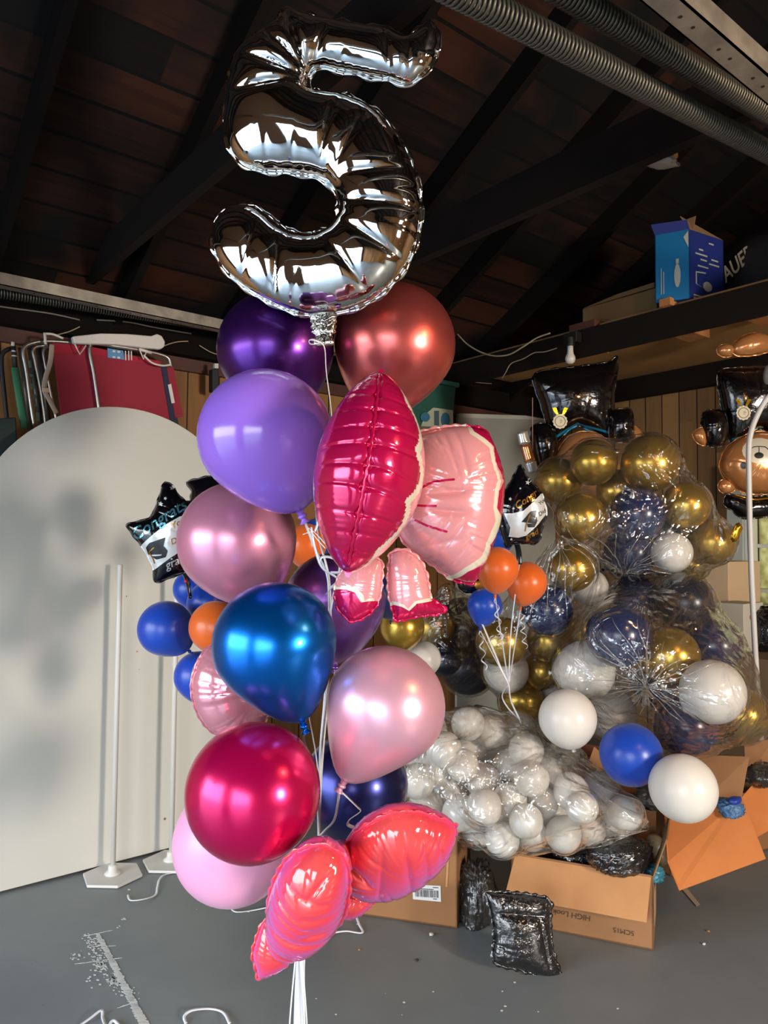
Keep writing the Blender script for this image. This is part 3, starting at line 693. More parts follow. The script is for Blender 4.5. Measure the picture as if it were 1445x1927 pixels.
# light bulb in a dark holder on the loft beam
bp = onX(1073, 668, 3.44); bulb = empty('light_bulb', bp, 'white unlit light bulb hanging from a black socket on the loft beam', 'light bulb')
mb = MB(); mb.lathe([(.001, -.062), (.014, -.060), (.024, -.050), (.029, -.035), (.027, -.020), (.019, -.004), (.0165, .012), (.0165, .05)], Matrix.Translation(bp+Vector((0, 0, .01))), 24); mb.done('glass_globe', mat('white bulb glass', (224, 214, 200), .3), bulb, True)
mb = MB(); mb.lathe([(.02, .05), (.024, .055), (.024, .10), (.02, .105)], Matrix.Translation(bp), 20); mb.box(bp+Vector((.02, .0, .10)), (.05, .09, .06)); mb.done('socket', mat('black plastic', (22, 20, 20), .5), bulb, False, .004)
# loft deck
mb = MB(); mb.bb((3.545, -2.0, 2.742), (BX-.1, 3.78, 2.76)); tag(mb.done('plywood_deck', M_ply), 'tan plywood storage deck laid on the dark loft beams', 'loft deck')
for i, (px, py, wy, wx, lb) in enumerate(((1400, 598, .10, .5, 'far right'), (1262, 641, .12, .5, 'middle'), (1085, 693, .24, .35, 'behind the light bulb'))):
    q = onX(px, py, 3.75); mb = MB(); mb.bb((3.56, q.y-wy/2, 2.69), (3.56+wx, q.y+wy/2, 2.741)); tag(mb.done('lumber_block', M_tan), 'orange lumber block under the plywood loft, '+lb, 'lumber')
q = onX(1096, 603, 3.52); mb = MB(); mb.bb((3.49, q.y-.1, 2.736), (3.6, q.y+.07, 2.775)); tag(mb.done('lumber_block', M_fasc), 'small reddish lumber block on the loft beam below the dark cardboard box', 'lumber')
q = onX(1262, 566, 3.52); mb = MB(); mb.bb((3.47, q.y-.025, 2.736), (3.72, q.y+.035, 2.775)); tag(mb.done('lumber_block', M_tan), 'pale lumber offcut on the loft beam in front of the blue box', 'lumber')
# cardboard on the loft
M_card = mat('cardboard', (154, 110, 72), .85, var=(5, (140, 98, 62), .3, .7)); M_cardi = mat('cardboard inside', (188, 136, 88), .85, var=(6, (176, 124, 78), .3, .7))
M_cardd = mat('aged cardboard', (132, 100, 62), .9)
a = onX(1096, 600, 3.62); c = onX(1236, 565, 3.62); mb = MB(); mb.bb((3.62, c.y, 2.761), (3.95, a.y, 2.761+.14)); o = mb.done('cardboard_box', M_cardd, bevel=.004); tag(o, 'long low cardboard box on the loft left of the blue box', 'box')
mb = MB(); mb.slab([(3.612, a.y-.01, 2.90), (3.612, c.y+.01, 2.903), (3.612, c.y+.01, 2.93), (3.612, (a.y+c.y)/2, 2.925)], (.006, 0, 0)); mb.done('flap', M_cardd, o)
# blue box: left face toward the camera-left, right face toward camera-right
bL, bC, bR = onX(1233, 575, 3.64), onX(1300, 565, 3.56), onX(1362, 545, 3.60)
bz0 = 2.761; hC = .36
bx = empty('printed_box', (bC.x, bC.y, bz0), 'blue printed carton with its lid flaps up on the loft beside a black bag', 'box')
pC = Vector((3.56, bC.y, bz0)); pL = Vector((3.78, bL.y+.02, bz0)); 
uL = (pL-pC).normalized(); uR = Vector((uL.y, -uL.x, 0)); 
if uR.y > 0: uR = -uR
lenL = (pL-pC).length; lenR = .19
def _fz(v): return Vector((v.x, v.y, bz0))
pC, pL, pR = _fz(P(1298, 565, 3.78)), _fz(P(1233, 575, 3.86)), _fz(P(1362, 550, 3.92)); uL = (pL-pC).normalized(); uR = (pR-pC).normalized(); lenL = (pL-pC).length; lenR = (pR-pC).length; up = Vector((0, 0, hC))
M_b1 = mat('bright blue print', (0, 104, 156), .6); M_b2 = mat('navy blue print', (16, 36, 112), .6)
mb = MB(); mb.slab([pC, pL, pL+up, pC+up], (uR*.004)); o1 = mb.done('side_panel', M_b1, bx); o1['label'] = 'bright blue panel'
mb = MB(); mb.slab([pC, pR, pR+up, pC+up], (uL*.004)); o2 = mb.done('side_panel', M_b2, bx); o2['label'] = 'navy blue panel'
mb = MB(); mb.slab([pL, pL+uR*lenR, pL+uR*lenR+up, pL+up], -uL*.004); mb.slab([pR, pR+uL*lenL, pR+uL*lenL+up, pR+up], -uR*.004); mb.slab([pC, pL, pL+uR*lenR, pR], (0, 0, .004)); mb.done('back_panels', M_b2, bx)
mb = MB(); mb.slab([pC+up, pL+up, pL+up+Vector((0, 0, .05))-uR*.03, pC+up+Vector((0, 0, .045))-uR*.02], uR*.004); mb.done('flap', M_b2, bx)
mb = MB(); mb.slab([pC+up, pR+up, pR+up+Vector((0, 0, .03))+uL*.05, pC+up+Vector((0, 0, .075))+uL*.04], uL*.004); mb.slab([pL+up+uR*.03, pC+up+uR*.03, pC+up+uR*.05+Vector((0, 0, .08)), pL+up+uR*.06+Vector((0, 0, .05))], uR*.004); mb.done('flap', M_cardd, bx)
nL = -uR; nR = -uL
M_prt = mat('pale print', (170, 172, 160), .6)
mb = MB(); f = lambda u, v: pC+uL*(lenL*u)+up*v+nL*.002
mb.slab([f(.02, .98), f(.16, .90), f(.02, .74)], nL*.001); pts = [(.34+.09*math.cos(t), .36+.17*math.sin(t)) for t in [i*PI/12 for i in range(24)]]; mb.slab([f(*p) for p in pts], nL*.001)
mb.slab([f(.30, .53), f(.38, .53), f(.38, .60), f(.30, .60)], nL*.0014)
for i in range(2): mb.slab([f(.80-i*.07, .12), f(.80-i*.07+.02, .12), f(.80-i*.07+.02, .50-i*.06), f(.80-i*.07, .50-i*.06)], nL*.001)
mb.done('print', M_prt, o1)
mb = MB(); f = lambda u, v: pC+uR*(lenR*u)+up*v+nR*.002
for (u, v, wd) in ((.26, .74, .12), (.16, .67, .34), (.62, .64, .2), (.3, .60, .18), (.55, .57, .3), (.22, .50, .3), (.1, .06, .25), (.1, .02, .3), (.55, .87, .14)): mb.slab([f(u, v), f(u+wd, v), f(u+wd, v+.022), f(u, v+.022)], nR*.001)
mb.slab([f(.5+.13*math.cos(t), .24+.07*math.sin(t)) for t in [i*PI/10 for i in range(20)]], nR*.001)
mb.slab([f(.16, .42), f(.19, .42), f(.19, .24), f(.42, .2), f(.42, .22), f(.16, .26)][:4]+[f(.16, .24)], nR*.001)
mb.slab([f(.16, .42), f(.45, .44), f(.45, .42), f(.16, .40)], nR*.001)
mb.done('print', M_prt, o2)
# black duffel bag with big letters
def lumpy(name, c, rad, M, m, parent=None, seed=0, amp=.08, fr=3., sub=4, zmin=None, folds=0.):
    bm = bmesh.new(); bmesh.ops.create_icosphere(bm, subdivisions=sub, radius=1); rg = np.random.default_rng(seed)
    D = np.array([tuple(v.co) for v in bm.verts]); f = np.zeros(len(D)); 
    for _ in range(8):
        k = rg.normal(size=3)*fr; f += np.sin(D@k+rg.uniform(0, 6))*.4
    for _ in range(10 if folds else 0):
        k = rg.normal(size=3)*fr*rg.uniform(2, 6); f += folds*(1-2*np.abs(np.sin(D@k+rg.uniform(0, 6))))
    V = []
    for v, q in zip(bm.verts, f):
        s = v.co; s = Vector([math.copysign(abs(t)**.75, t) for t in s]); p = Vector((s.x*rad[0], s.y*rad[1], s.z*rad[2]))*(1+amp*q); p = (M @ p) if M else p; p = p+Vector(c)
        if zmin is not None: p.z = max(p.z, zmin)
        V.append(p)
    F = [tuple(v.index for v in fc.verts) for fc in bm.faces]; bm.free()
    return mesh(name, V, F, m, parent, True)
M_bag = mat('black bag fabric', (24, 23, 24), .8, bump=(40, .3, .003))
bc = P(1462, 490, 4.15); bc.z = 2.76+.24
o = lumpy('duffel_bag', bc, (.28, .30, .25), None, M_bag, seed=3, amp=.03, zmin=2.762); tag(o, 'black duffel bag with pale capital letters on the loft at the right edge', 'bag')
bvd = BVHTree.FromPolygons([v.co.copy() for v in o.data.vertices], [tuple(p.vertices) for p in o.data.polygons]); hd_ = bvd.ray_cast(EYE, ray(1392, 498).normalized())
pl = Plane(1388, 497, (depth_of(hd_[0]) if hd_[0] else 3.9)-.035, 22, 0)
foil_text('AUER', 1386, 498, 27, math.radians(40), pl, None, mat('worn pale lettering', (150, 142, 122), .7), o, shear=.25, bold=.02)
# white plastic light cover tucked on the tie beam
bp = onX(1243, 305, 2.2); o = empty('plastic_cover', bp, 'crumpled white plastic wrap tucked under the tie beam', 'plastic wrap')
o2 = lumpy('sheet', bp, (.05, .06, .012), Matrix.Rotation(.3, 3, 'X'), mat('milky plastic', (170, 162, 150), .3), o, seed=8, amp=.12, fr=4, sub=3, folds=.2)
lumpy('tip', onX(1268, 293, 2.2), (.012, .012, .012), None, mat('orange tip', (180, 120, 60), .5), o, seed=9, sub=2)

# ================================================================== LEFT SIDE
# arch shaped white backdrop panel
AX, AY, AR, AZ = 1.247, 3.53, .663, 1.48
poly = [(AX-AR, AY, .012), (AX+AR, AY, .012)]+[(AX+AR*math.cos(t), AY, AZ+AR*math.sin(t)) for t in [i*PI/48 for i in range(49)]]
mb = MB(); mb.slab(poly, (0, .02, 0)); arch = mb.done('arch_backdrop', mat('matt white panel', (208, 204, 192), .62, var=(1.2, (200, 198, 188), .35, .7)), bevel=.002); tag(arch, 'large white round-topped backdrop panel standing against the left wall', 'backdrop panel')
mb = MB()
for px, py, r in ((310, 1541, .006), (238, 1122, .003), (225, 1150, .0025), (258, 1226, .003), (262, 1260, .002)): c = onY(px, py, AY-.0005); mb.lathe([(r, 0), (r, .0008)], Matrix.Translation(c) @ Matrix.Rotation(PI/2, 4, 'X'), 10)
mb.done('spot', mat('brown spot', (120, 96, 66), .8), arch)
# two white pole stands with hexagonal bases
M_wp = mat('white plastic', (206, 203, 196), .38)
def stand(base, h, label, rot=0.2):
    t = empty('pole_stand', base, label, 'stand', None)
    mb = MB(); hexa = [(base.x+.135*math.cos(rot+i*PI/3), base.y+.135*math.sin(rot+i*PI/3), .002) for i in range(6)]
    mb.slab(hexa, (0, 0, .012)); mb.done('base', M_wp, t, bevel=.003)
    mb = MB(); mb.lathe([(.036, .014), (.036, .02), (.022, .028), (.02, .05), (.0135, .055)], Matrix.Translation((base.x, base.y, 0)), 24); mb.done('collar', M_wp, t, True)
    mb = MB(); mb.tube([Vector((base.x, base.y, .03)), Vector((base.x, base.y, h-.004)), Vector((base.x, base.y, h))], [.0115, .0115, .009], 16); mb.done('pole', M_wp, t, True)
    return t
b1 = G(212, 1650); b2 = G(322, 1624)
stand(b1, EYE.z+ray(206, 1063).z*depth_of(b1)*1.0, 'white pole on a hexagonal base, the left one, in front of the arch panel', .35)
stand(b2, 1.42, 'white pole on a hexagonal base behind the black star and blue balloons', .35)

# folded beach chairs hung on the side wall
CY_ = 3.74
M_alu = mat('aluminium tube', (168, 164, 156), .3, .85); M_red = mat('red chair fabric', (150, 34, 52), .8, bump=(220, .25, .001)); M_reddk = mat('red hem fabric', (168, 28, 50), .8)
M_grn = mat('green chair fabric', (66, 132, 96), .8); M_blk = mat('dark rubber', (28, 28, 32), .6); M_slat = mat('grey tube', (112, 108, 102), .4, .6)
M_strap = mat('tan strap', (176, 154, 136), .8); M_arm = mat('white armrest plastic', (222, 214, 204), .35)
def yp(px, py, Y=CY_): return onY(px, py, Y)
ch = empty('folding_chair', yp(200, 720), 'red folding beach chair with white armrest hanging on the side wall', 'chair')
mb = MB(); mb.slab([yp(98, 645), yp(160, 650), yp(301, 680), yp(332, 812), yp(120, 812)], (0, .012, 0)); fab = mb.done('fabric', M_red, ch)
mb = MB(); mb.slab([yp(98, 645, CY_-.003), yp(160, 650, CY_-.003), yp(301, 680, CY_-.003), yp(302, 690, CY_-.003), yp(160, 664, CY_-.003), yp(100, 665, CY_-.003)], (0, .002, 0)); mb.done('hem', M_reddk, fab)
mb = MB(); mb.tube(spline([yp(x, y, CY_-.03) for x, y in ((187, 775), (182, 740), (176, 700), (169, 665), (170, 650), (180, 646), (220, 652), (270, 660), (305, 668), (318, 676), (322, 690))], 6), .0095, 12)
mb.tube(spline([yp(x, y, CY_-.005) for x, y in ((64, 800), (58, 760), (50, 700), (44, 668), (46, 654), (60, 646), (90, 642), (140, 645))], 6), .0095, 12)
mb.tube(spline([yp(x, y, CY_+.02) for x, y in ((86, 800), (78, 740), (66, 680), (62, 660), (70, 652), (90, 650))], 6), .0085, 12)
mb.tube(spline([yp(x, y, CY_+.02) for x, y in ((108, 800), (96, 740), (84, 680), (82, 660), (90, 652))], 6), .008, 12)
mb.done('frame', M_alu, ch, True)
# side band of the chair (navy and red with a white label)
mb = MB(); mb.slab([yp(303, 688, CY_-.006), yp(314, 690, CY_-.006), yp(338, 806, CY_-.006), yp(322, 800, CY_-.006)], (0, .01, 0)); mb.done('navy_band', mat('navy webbing', (40, 42, 66), .8), ch)
mb = MB(); mb.slab([yp(314, 692, CY_-.008), yp(326, 690, CY_-.008), yp(345, 784, CY_-.008), yp(330, 786, CY_-.008)], (0, .01, 0)); sb_ = mb.done('red_band', M_red, ch)
mb = MB(); mb.slab([yp(316, 724, CY_-.011), yp(322, 722, CY_-.011), yp(329, 758, CY_-.011), yp(323, 759, CY_-.011)], (0, .002, 0)); mb.done('label_patch', M_arm, sb_)
# armrest
mb = MB()
pts = [(136, 633), (142, 632), (190, 627), (240, 628), (285, 632), (296, 628), (305, 632), (311, 643), (310, 652), (303, 657), (280, 655), (220, 648), (170, 647), (140, 646)]
mb.slab([yp(x, y, CY_-.07) for x, y in pts], (0, .035, 0)); arm = mb.done('armrest', M_arm, ch, bevel=.006)
for pp in (((140, 646), (150, 667), (162, 650)), ((262, 656), (270, 676), (276, 660))):
    mb = MB(); mb.tube([yp(x, y, CY_-.05) for x, y in pp], .004, 8); mb.done('bracket', M_arm, arm, True)
mb = MB(); mb.tube(spline([yp(x, y, CY_-.05) for x, y in ((82, 628), (100, 629), (119, 637))], 4), .006, 8); mb.tube([yp(x, y, CY_-.05) for x, y in ((84, 627), (86, 648))], .007, 8); mb.done('bracket', M_arm, arm, True)
mb = MB(); mb.tube([yp(x, y, CY_-.05) for x, y in ((262, 657), (285, 664))], .008, 8); mb.done('clip', M_arm, arm, True)
mb = MB(); mb.tube(spline([yp(x, y, CY_-.04) for x, y in ((98, 648), (95, 680), (86, 712), (84, 734), (93, 752), (107, 778))], 6), .012, 8, flat=.2, up=(0, 1, 0)); st = mb.done('strap', M_strap, ch, True)
mb = MB(); mb.box(yp(86, 734, CY_-.05), (.032, .008, .022)); mb.done('buckle', mat('beige buckle', (206, 176, 150), .4), st, False, .003)
mb = MB(); mb.tube(spline([yp(x, y, CY_-.05) for x, y in ((270, 668), (285, 682), (305, 688), (322, 686))], 6), .005, 8); mb.done('cord', M_arm, ch, True)
# striped flag patch on hem
mb = MB(); mb.slab([yp(202, 655, CY_-.0075), yp(232, 660, CY_-.0075), yp(234, 677, CY_-.0075), yp(203, 673, CY_-.0075)], (0, .002, 0)); pt = mb.done('blue_patch', mat('sky blue patch', (92, 146, 190), .7), fab)
mb = MB()
for (x, y, wd) in ((212, 659, 5), (221, 660, 5), (212, 670, 5), (221, 671, 5)): mb.slab([yp(x, y, CY_-.009), yp(x+wd, y+.5, CY_-.009), yp(x+wd, y+4, CY_-.009), yp(x, y+3.5, CY_-.009)], (0, .002, 0))
for x in (235, 241, 246): mb.slab([yp(x, 660, CY_-.009), yp(x+2.2, 660.5, CY_-.009), yp(x+2.6, 678, CY_-.009), yp(x+.4, 677.5, CY_-.009)], (0, .002, 0))
mb.done('stripes', M_arm, pt)
# green chair behind it at the far left
c2 = empty('folding_chair', yp(40, 740, 3.80), 'green folding chair with dark tube frame at the far left of the side wall', 'chair')
mb = MB(); mb.tube(spline([yp(x, y, 3.80) for x, y in ((14, 800), (8, 740), (3, 690), (4, 668), (14, 658), (28, 655))], 6), .010, 12); mb.tube([yp(24, 646, 3.76), yp(27, 672, 3.76), yp(29, 694, 3.76)], .011, 12)
mb.done('frame', M_blk, c2, True)
mb = MB(); mb.tube([yp(28, 692, 3.75), yp(46, 806, 3.75)], .017, 12, flat=.5, up=(0, 1, 0)); mb.done('fabric', M_grn, c2, True)
mb = MB(); mb.lathe([(.008, 0), (.008, .018)], Matrix.Translation(yp(24, 651, 3.75)), 12); mb.lathe([(.009, 0), (.009, .006)], Matrix.Translation(yp(25.5, 662, 3.74)), 12); mb.lathe([(.012, 0), (.012, .004)], Matrix.Translation(yp(27, 671, 3.755)), 12); mb.done('end_cap', M_arm, c2, True)
c3 = empty('folding_chair', yp(70, 740, 3.83), 'grey framed folding chair with green patterned seat between the green and red chairs', 'chair')
mb = MB()
for x0, x1 in ((38, 58), (56, 78), (72, 94)): mb.tube([yp(x0, 655, 3.83), yp(x1, 810, 3.83)], .012, 10)
mb.done('frame', M_slat, c3, True)
mb = MB()
for x0, y0, h_ in ((53, 678, 14), (56, 704, 5), (58, 722, 10), (62, 742, 8), (65, 760, 5), (68, 776, 16)): mb.slab([yp(x0, y0, 3.80), yp(x0+6, y0, 3.80), yp(x0+7, y0+h_, 3.80), yp(x0+1, y0+h_, 3.80)], (0, .003, 0))
mb.done('webbing', mat('green and white webbing', (120, 160, 136), .8), c3)
# dark green storage rack at far left edge
mb = MB(); mb.slab([yp(-40, 790, 3.70), yp(30, 785, 3.70), yp(34, 860, 3.70), yp(-40, 880, 3.70)], (0, .1, 0)); tag(mb.done('storage_case', mat('dark green case', (36, 50, 44), .6), bevel=.005), 'dark green case at the left edge behind the arch panel', 'case')
# black equipment bracket right of the chairs
mb = MB(); mb.slab([yp(400, 694), yp(412, 694), yp(412, 740), yp(400, 736)], (0, .05, 0)); o = mb.done('wall_switch_box', mat('black box', (26, 24, 26), .6), bevel=.004); tag(o, 'small black box on the panelling beside the lavender balloon', 'box')
mb = MB(); mb.slab([yp(404, 684), yp(411, 684), yp(411, 693), yp(404, 693)], (0, .02, 0)); mb.done('plug', M_white, o)

# floor marks and scraps
M_chalk = mat('white paint', (222, 222, 216), .7)
mb = MB(); rg = random.Random(3)
def fl(px, py, z=.0015): return G(px, py, z)
def line_marks(a, c, w0, w1, n, jit):
    for i in range(n):
        t = i/n; x = a[0]+(c[0]-a[0])*t; y = a[1]+(c[1]-a[1])*t; ww = w0+(w1-w0)*t
        dx, dy = (c[0]-a[0])/n*1.15, (c[1]-a[1])/n*1.15; l = ww*(.6+.7*rg.random()); ox = rg.uniform(-jit, jit)
        mb.slab([fl(x-l+ox, y), fl(x+l+ox, y-.5), fl(x+dx+l+ox, y+dy), fl(x+dx-l+ox, y+dy)], (0, 0, .0006))
line_marks((184, 1758), (275, 1935), 4.5, 9, 90, .9)
line_marks((158, 1762), (210, 1751), 2, 1.5, 12, 1); line_marks((144, 1814), (226, 1803), 3, 2.6, 16, .5); line_marks((222, 1897), (245, 1889), 3, 3, 6, .5); line_marks((200, 1781), (215, 1780), 3, 3, 4, 0)
for (cx_, cy_, rx_, ry_, n) in ((176, 1775, 16, 14, 70), (188, 1812, 14, 24, 120), (213, 1845, 14, 10, 80), (240, 1868, 22, 16, 30), (145, 1800, 22, 14, 14), (175, 1845, 20, 20, 8), (225, 1745, 8, 4, 3), (230, 1730, 5, 3, 3), (470, 1690, 200, 60, 12), (900, 1880, 400, 40, 12)):
    for _ in range(n):
        a = rg.gauss(0, .5); c = rg.gauss(0, .5); x = cx_+rx_*a+ (ry_*c*.45); y = cy_+ry_*c; s = rg.uniform(.6, 2.8)
        mb.slab([fl(x-s, y-s*.4), fl(x+s*.8, y-s*.5), fl(x+s, y+s*.4), fl(x-s*.7, y+s*.5)], (0, 0, .0005))
o = mb.done('paint_splash', M_chalk); tag(o, 'scraped white paint streak and flecks on the grey floor at bottom left', 'paint mark', kind='stuff')
M_rib = mat('white satin ribbon', (226, 228, 232), .28, .0); M_ribl = mat('lilac ribbon', (206, 196, 226), .28)
def floor_ribbon(pts, label, r=.0055):
    mb = MB(); mb.tube(spline([G(x, y, .006+.004*((i*7) % 3)) for i, (x, y) in enumerate(pts)], 8), r, 6, flat=.3); tag(mb.done('ribbon_scrap', M_rib, smooth=True), label, 'ribbon')
floor_ribbon([(241, 1684), (246, 1694), (270, 1692), (292, 1684), (296, 1670), (300, 1655), (312, 1645), (345, 1641), (362, 1646)], 'curved white ribbon scrap on the floor at the foot of the hexagonal bases')
floor_ribbon([(350, 1926), (347, 1912), (362, 1901), (395, 1898), (420, 1905), (432, 1926)], 'arched white ribbon scrap at the bottom edge of the floor')
floor_ribbon([(150, 1930), (170, 1916), (191, 1901), (193, 1915), (198, 1930)], 'looped white ribbon scrap at the bottom left beside the paint streak')
floor_ribbon([(205, 1930), (214, 1920), (228, 1935)], 'small ribbon loop at the bottom edge crossing the paint streak')
floor_ribbon([(437, 1702), (436, 1710), (446, 1716), (475, 1713), (510, 1706)], 'white ribbon scrap on the floor under the pale pink balloon')
floor_ribbon([(608, 1775), (622, 1758), (650, 1752), (681, 1755), (676, 1740), (670, 1724)], 'white ribbon scrap on the floor under the coral foil balloon')
for (px, py, s, mm, lb) in ((812, 1758, .009, M_white, 'tiny crumpled plastic scrap on the floor in front of the barcode box'), (676, 1787, .005, M_tan, 'tiny brown crumb on the floor right of the coral balloon'), (785, 1806, .006, M_blk, 'tiny dark crumb on the floor below the barcode box'), (1333, 1752, .006, M_tan, 'tiny tan crumb on the floor right of the open box'), (1325, 1776, .006, M_white, 'tiny white scrap on the floor right of the open box')):
    o = lumpy('floor_scrap', G(px, py, s*.6), (s, s*.8, s*.6), None, mm, seed=px, sub=2, amp=.15, fr=3, zmin=.0); tag(o, lb, 'scrap')

# ================================================================== THE TALL BALLOON BOUQUET
M_silver = mat('mirror foil', (228, 226, 222), .045, 1.0)
b5 = 1.80
five = [(543, 22), (575, 38), (640, 46), (700, 52), (752, 58), (768, 88), (795, 76), (812, 52), (821, 60), (823, 88), (812, 118), (796, 145), (762, 156), (725, 142), (680, 138), (640, 130), (600, 126), (584, 140), (583, 168), (606, 180), (650, 182), (712, 210), (745, 252), (768, 290), (784, 340), (789, 390), (785, 440), (768, 490), (742, 535), (700, 570), (650, 588), (600, 598), (548, 594), (500, 575), (450, 545), (415, 510), (400, 470), (404, 430), (425, 400), (455, 390), (488, 392), (512, 410), (535, 432), (575, 444), (612, 438), (636, 405), (634, 370), (612, 340), (580, 328), (530, 322), (480, 318), (445, 300), (430, 270), (424, 235), (428, 190), (432, 130), (446, 85), (490, 66), (520, 40)]
# cleaner trace of the number with the swollen strokes of the foil
five = [(541, 18), (600, 36), (680, 50), (730, 56), (762, 72), (790, 56), (812, 42), (824, 62), (822, 95), (806, 128), (772, 156), (735, 150), (690, 142), (640, 132), (600, 126), (582, 140), (580, 160), (590, 176), (640, 180), (700, 205), (738, 245), (770, 300), (786, 350), (791, 400), (782, 455), (760, 505), (722, 548), (672, 578), (610, 592), (560, 588), (505, 566), (455, 535), (418, 498), (401, 455), (408, 415), (438, 390), (478, 390), (510, 412), (545, 436), (590, 442), (625, 425), (640, 392), (630, 358), (600, 334), (545, 324), (490, 320), (452, 304), (430, 270), (424, 225), (432, 160), (446, 105), (480, 72), (515, 48)]
pl5 = Plane(610, 320, b5, -6, 4)
root5, hg5 = foil('number_balloon', five, pl5, .082, [M_silver], None, (), 4, (0, 7), 130, .42, 40, .2, 1, .009, .5, rimz=1.0,
     creases=[(583, 150, 500, 66, .35, .010), (583, 150, 541, 22, .45, .008), (583, 150, 620, 60, .3, .012), (583, 160, 470, 120, .35, .010), (583, 165, 450, 190, .25, .010), (640, 190, 610, 320, .16, .009), (700, 215, 640, 330, .12, .01), (770, 330, 645, 345, .14, .008), (790, 400, 640, 390, .16, .009), (765, 500, 640, 420, .18, .009), (700, 560, 605, 440, .12, .01), (525, 575, 535, 430, .16, .009), (460, 540, 500, 400, .10, .012), (728, 60, 735, 140, .2, .008), (770, 75, 770, 150, .14, .008)], seed=1, ret=True, fine=.0007)
tag(root5, 'big silver mirror foil number 5 balloon at the top of the bouquet', 'balloon')
mb = MB(); c0 = P(608, 592, b5); c1 = P(609, 650, b5-.02)
seg_ = [c0.lerp(c1, t/12) for t in range(13)]
mb.tube(seg_, [.034-.010*(i/12)+.0025*math.sin(i*2.9)-(.006 if i in (8, 9) else 0) for i in range(13)], 16, flat=.35, up=tuple(_F)); nk = mb.done('neck', mat('crumpled mirror foil', (226, 224, 216), .10, 1.0, bump=(90, 1., .006)), root5, True)
ribbon('ribbon', spline([P(608, 646, 1.77), P(585, 648, 1.76), P(582, 640, 1.76), P(592, 640, 1.755), P(610, 652, 1.77), P(614, 700, 1.80), P(622, 760, 1.83), P(625, 800, 1.85)], 8), .0045, M_rib, root5)

def C3(*a, **k): return balloon(*a, **k)
necks = {}
def bq(key, px, py, r, d, m, label, neck, e=.25, **k):
    o, n = balloon(px, py, r, d, m, label, neck, e, **k); necks[key] = (o, n); return o
bq('dp', 519, 660, 110, 2.02, chrome('deep purple chrome', (84, 34, 124)), 'dark purple chrome balloon behind the lavender one under the silver number', (.1, 1, .25), .2)
bq('cr', 742, 650, 115, 2.06, chrome('copper red chrome', (222, 104, 98), .3), 'large copper red chrome balloon under the right of the silver number', (-.25, 1, .2), .22)
bq('lv', 500, 822, 127, 1.66, gloss_latex('lavender latex', (158, 112, 226)), 'glossy lavender purple balloon, the upper left one', (.45, 1, .1), .22)
bq('rp', 447, 1018, 112, 1.92, pearl('rose pearl', (216, 140, 168)), 'rose pink pearl balloon between the black star and the bow', (.35, 1, .2), .15)
bq('pc', 630, 1135, 96, 2.10, chrome('purple chrome', (146, 96, 180)), 'purple chrome balloon behind the ribbons under the pink bow', (0, 1, .2), .25)
bq('bl', 518, 1213, 118, 1.60, chrome('royal blue chrome', (0, 108, 204), .28), 'large bright blue chrome balloon in the middle of the bouquet', (.35, 1, .0), .3)
bq('pp', 724, 1330, 114, 1.62, pearl('light pink pearl', (236, 176, 196), .32, .5), 'light pink pearl balloon right of the blue one with its neck down', (-.55, 1, -.05), .38)
bq('mg', 478, 1490, 128, 1.55, chrome('magenta chrome', (206, 8, 88), .24, .6), 'large magenta chrome balloon below the blue one', (.5, .5, 1), .2)
bq('pk', 440, 1584, 113, 1.92, latex('pale pink latex', (236, 164, 202)), 'pale pink balloon lowest at the left behind the magenta one', (.6, -.3, .8), .15)
bq('bp', 668, 1478, 100, 2.02, chrome('indigo chrome', (40, 44, 104), .28), 'dark indigo chrome balloon behind the light pink pearl balloon', (-.1, 1, .2), .3)
# pink foil ball (round foil balloon seen on its edge)
M_pf = foilm('pink foil', (238, 158, 172), .16, .45)
pts = [(398, 1216), (378, 1235), (364, 1268), (360, 1300), (370, 1340), (392, 1372), (424, 1388), (470, 1385), (500, 1350), (505, 1290), (480, 1235), (440, 1210)]
plb = Plane(432, 1300, 1.86, 30, 0)
o = foil('foil_balloon', pts, plb, .09, [M_pf], None, (), 3, (), 56, .5, 24, .35, 1, .0035, .5, seed=4, fine=.0012); tag(o, 'round pink foil balloon partly hidden behind the blue chrome balloon', 'balloon')

# ---- pink and magenta bow shaped foil balloon
M_mag = foilm('magenta foil', (212, 20, 86), .16, .45); M_pkf = foilm('baby pink foil', (242, 164, 168), .18, .25); M_crm = mat('cream print on foil', (232, 226, 204), .22, .2)
dB = 1.56
bow = empty('bow_balloon', P(760, 930, dB+.1), 'pink and magenta foil bow balloon, its left loop facing us, scalloped cream border', 'balloon')
# right loop
outR = [(792, 815), (830, 806), (868, 803), (905, 808), (917, 820), (934, 866), (942, 900), (941, 940), (934, 985), (916, 1040), (892, 1092), (888, 1097), (850, 1088), (815, 1062), (790, 1045), (762, 1020), (742, 980), (738, 925), (750, 870), (770, 832)]
plR = Plane(840, 945, dB+.14, 14, 0)
cream = [(872, 802), (884, 816), (921, 843), (925, 868), (937, 903), (931, 921), (928, 955), (932, 980), (915, 1020), (908, 1045), (875, 1068), (845, 1084), (850, 1091), (880, 1076), (913, 1052), (921, 1025), (938, 985), (934, 956), (937, 925), (942, 906), (931, 868), (926, 840), (892, 812), (880, 802)]
magp = [(878, 802), (892, 812), (927, 840), (932, 868), (944, 906), (938, 925), (935, 956), (939, 983), (922, 1025), (914, 1052), (880, 1076), (850, 1091), (860, 1110), (960, 1110), (960, 790), (880, 790)]
def band(p, q, w_):  # pixel stroke
    sp = spline([Vector((x, y, 0)) for x, y in p], 6); return [tuple(v) for v in stroke_poly([(v.x, v.y) for v in sp], w_)]
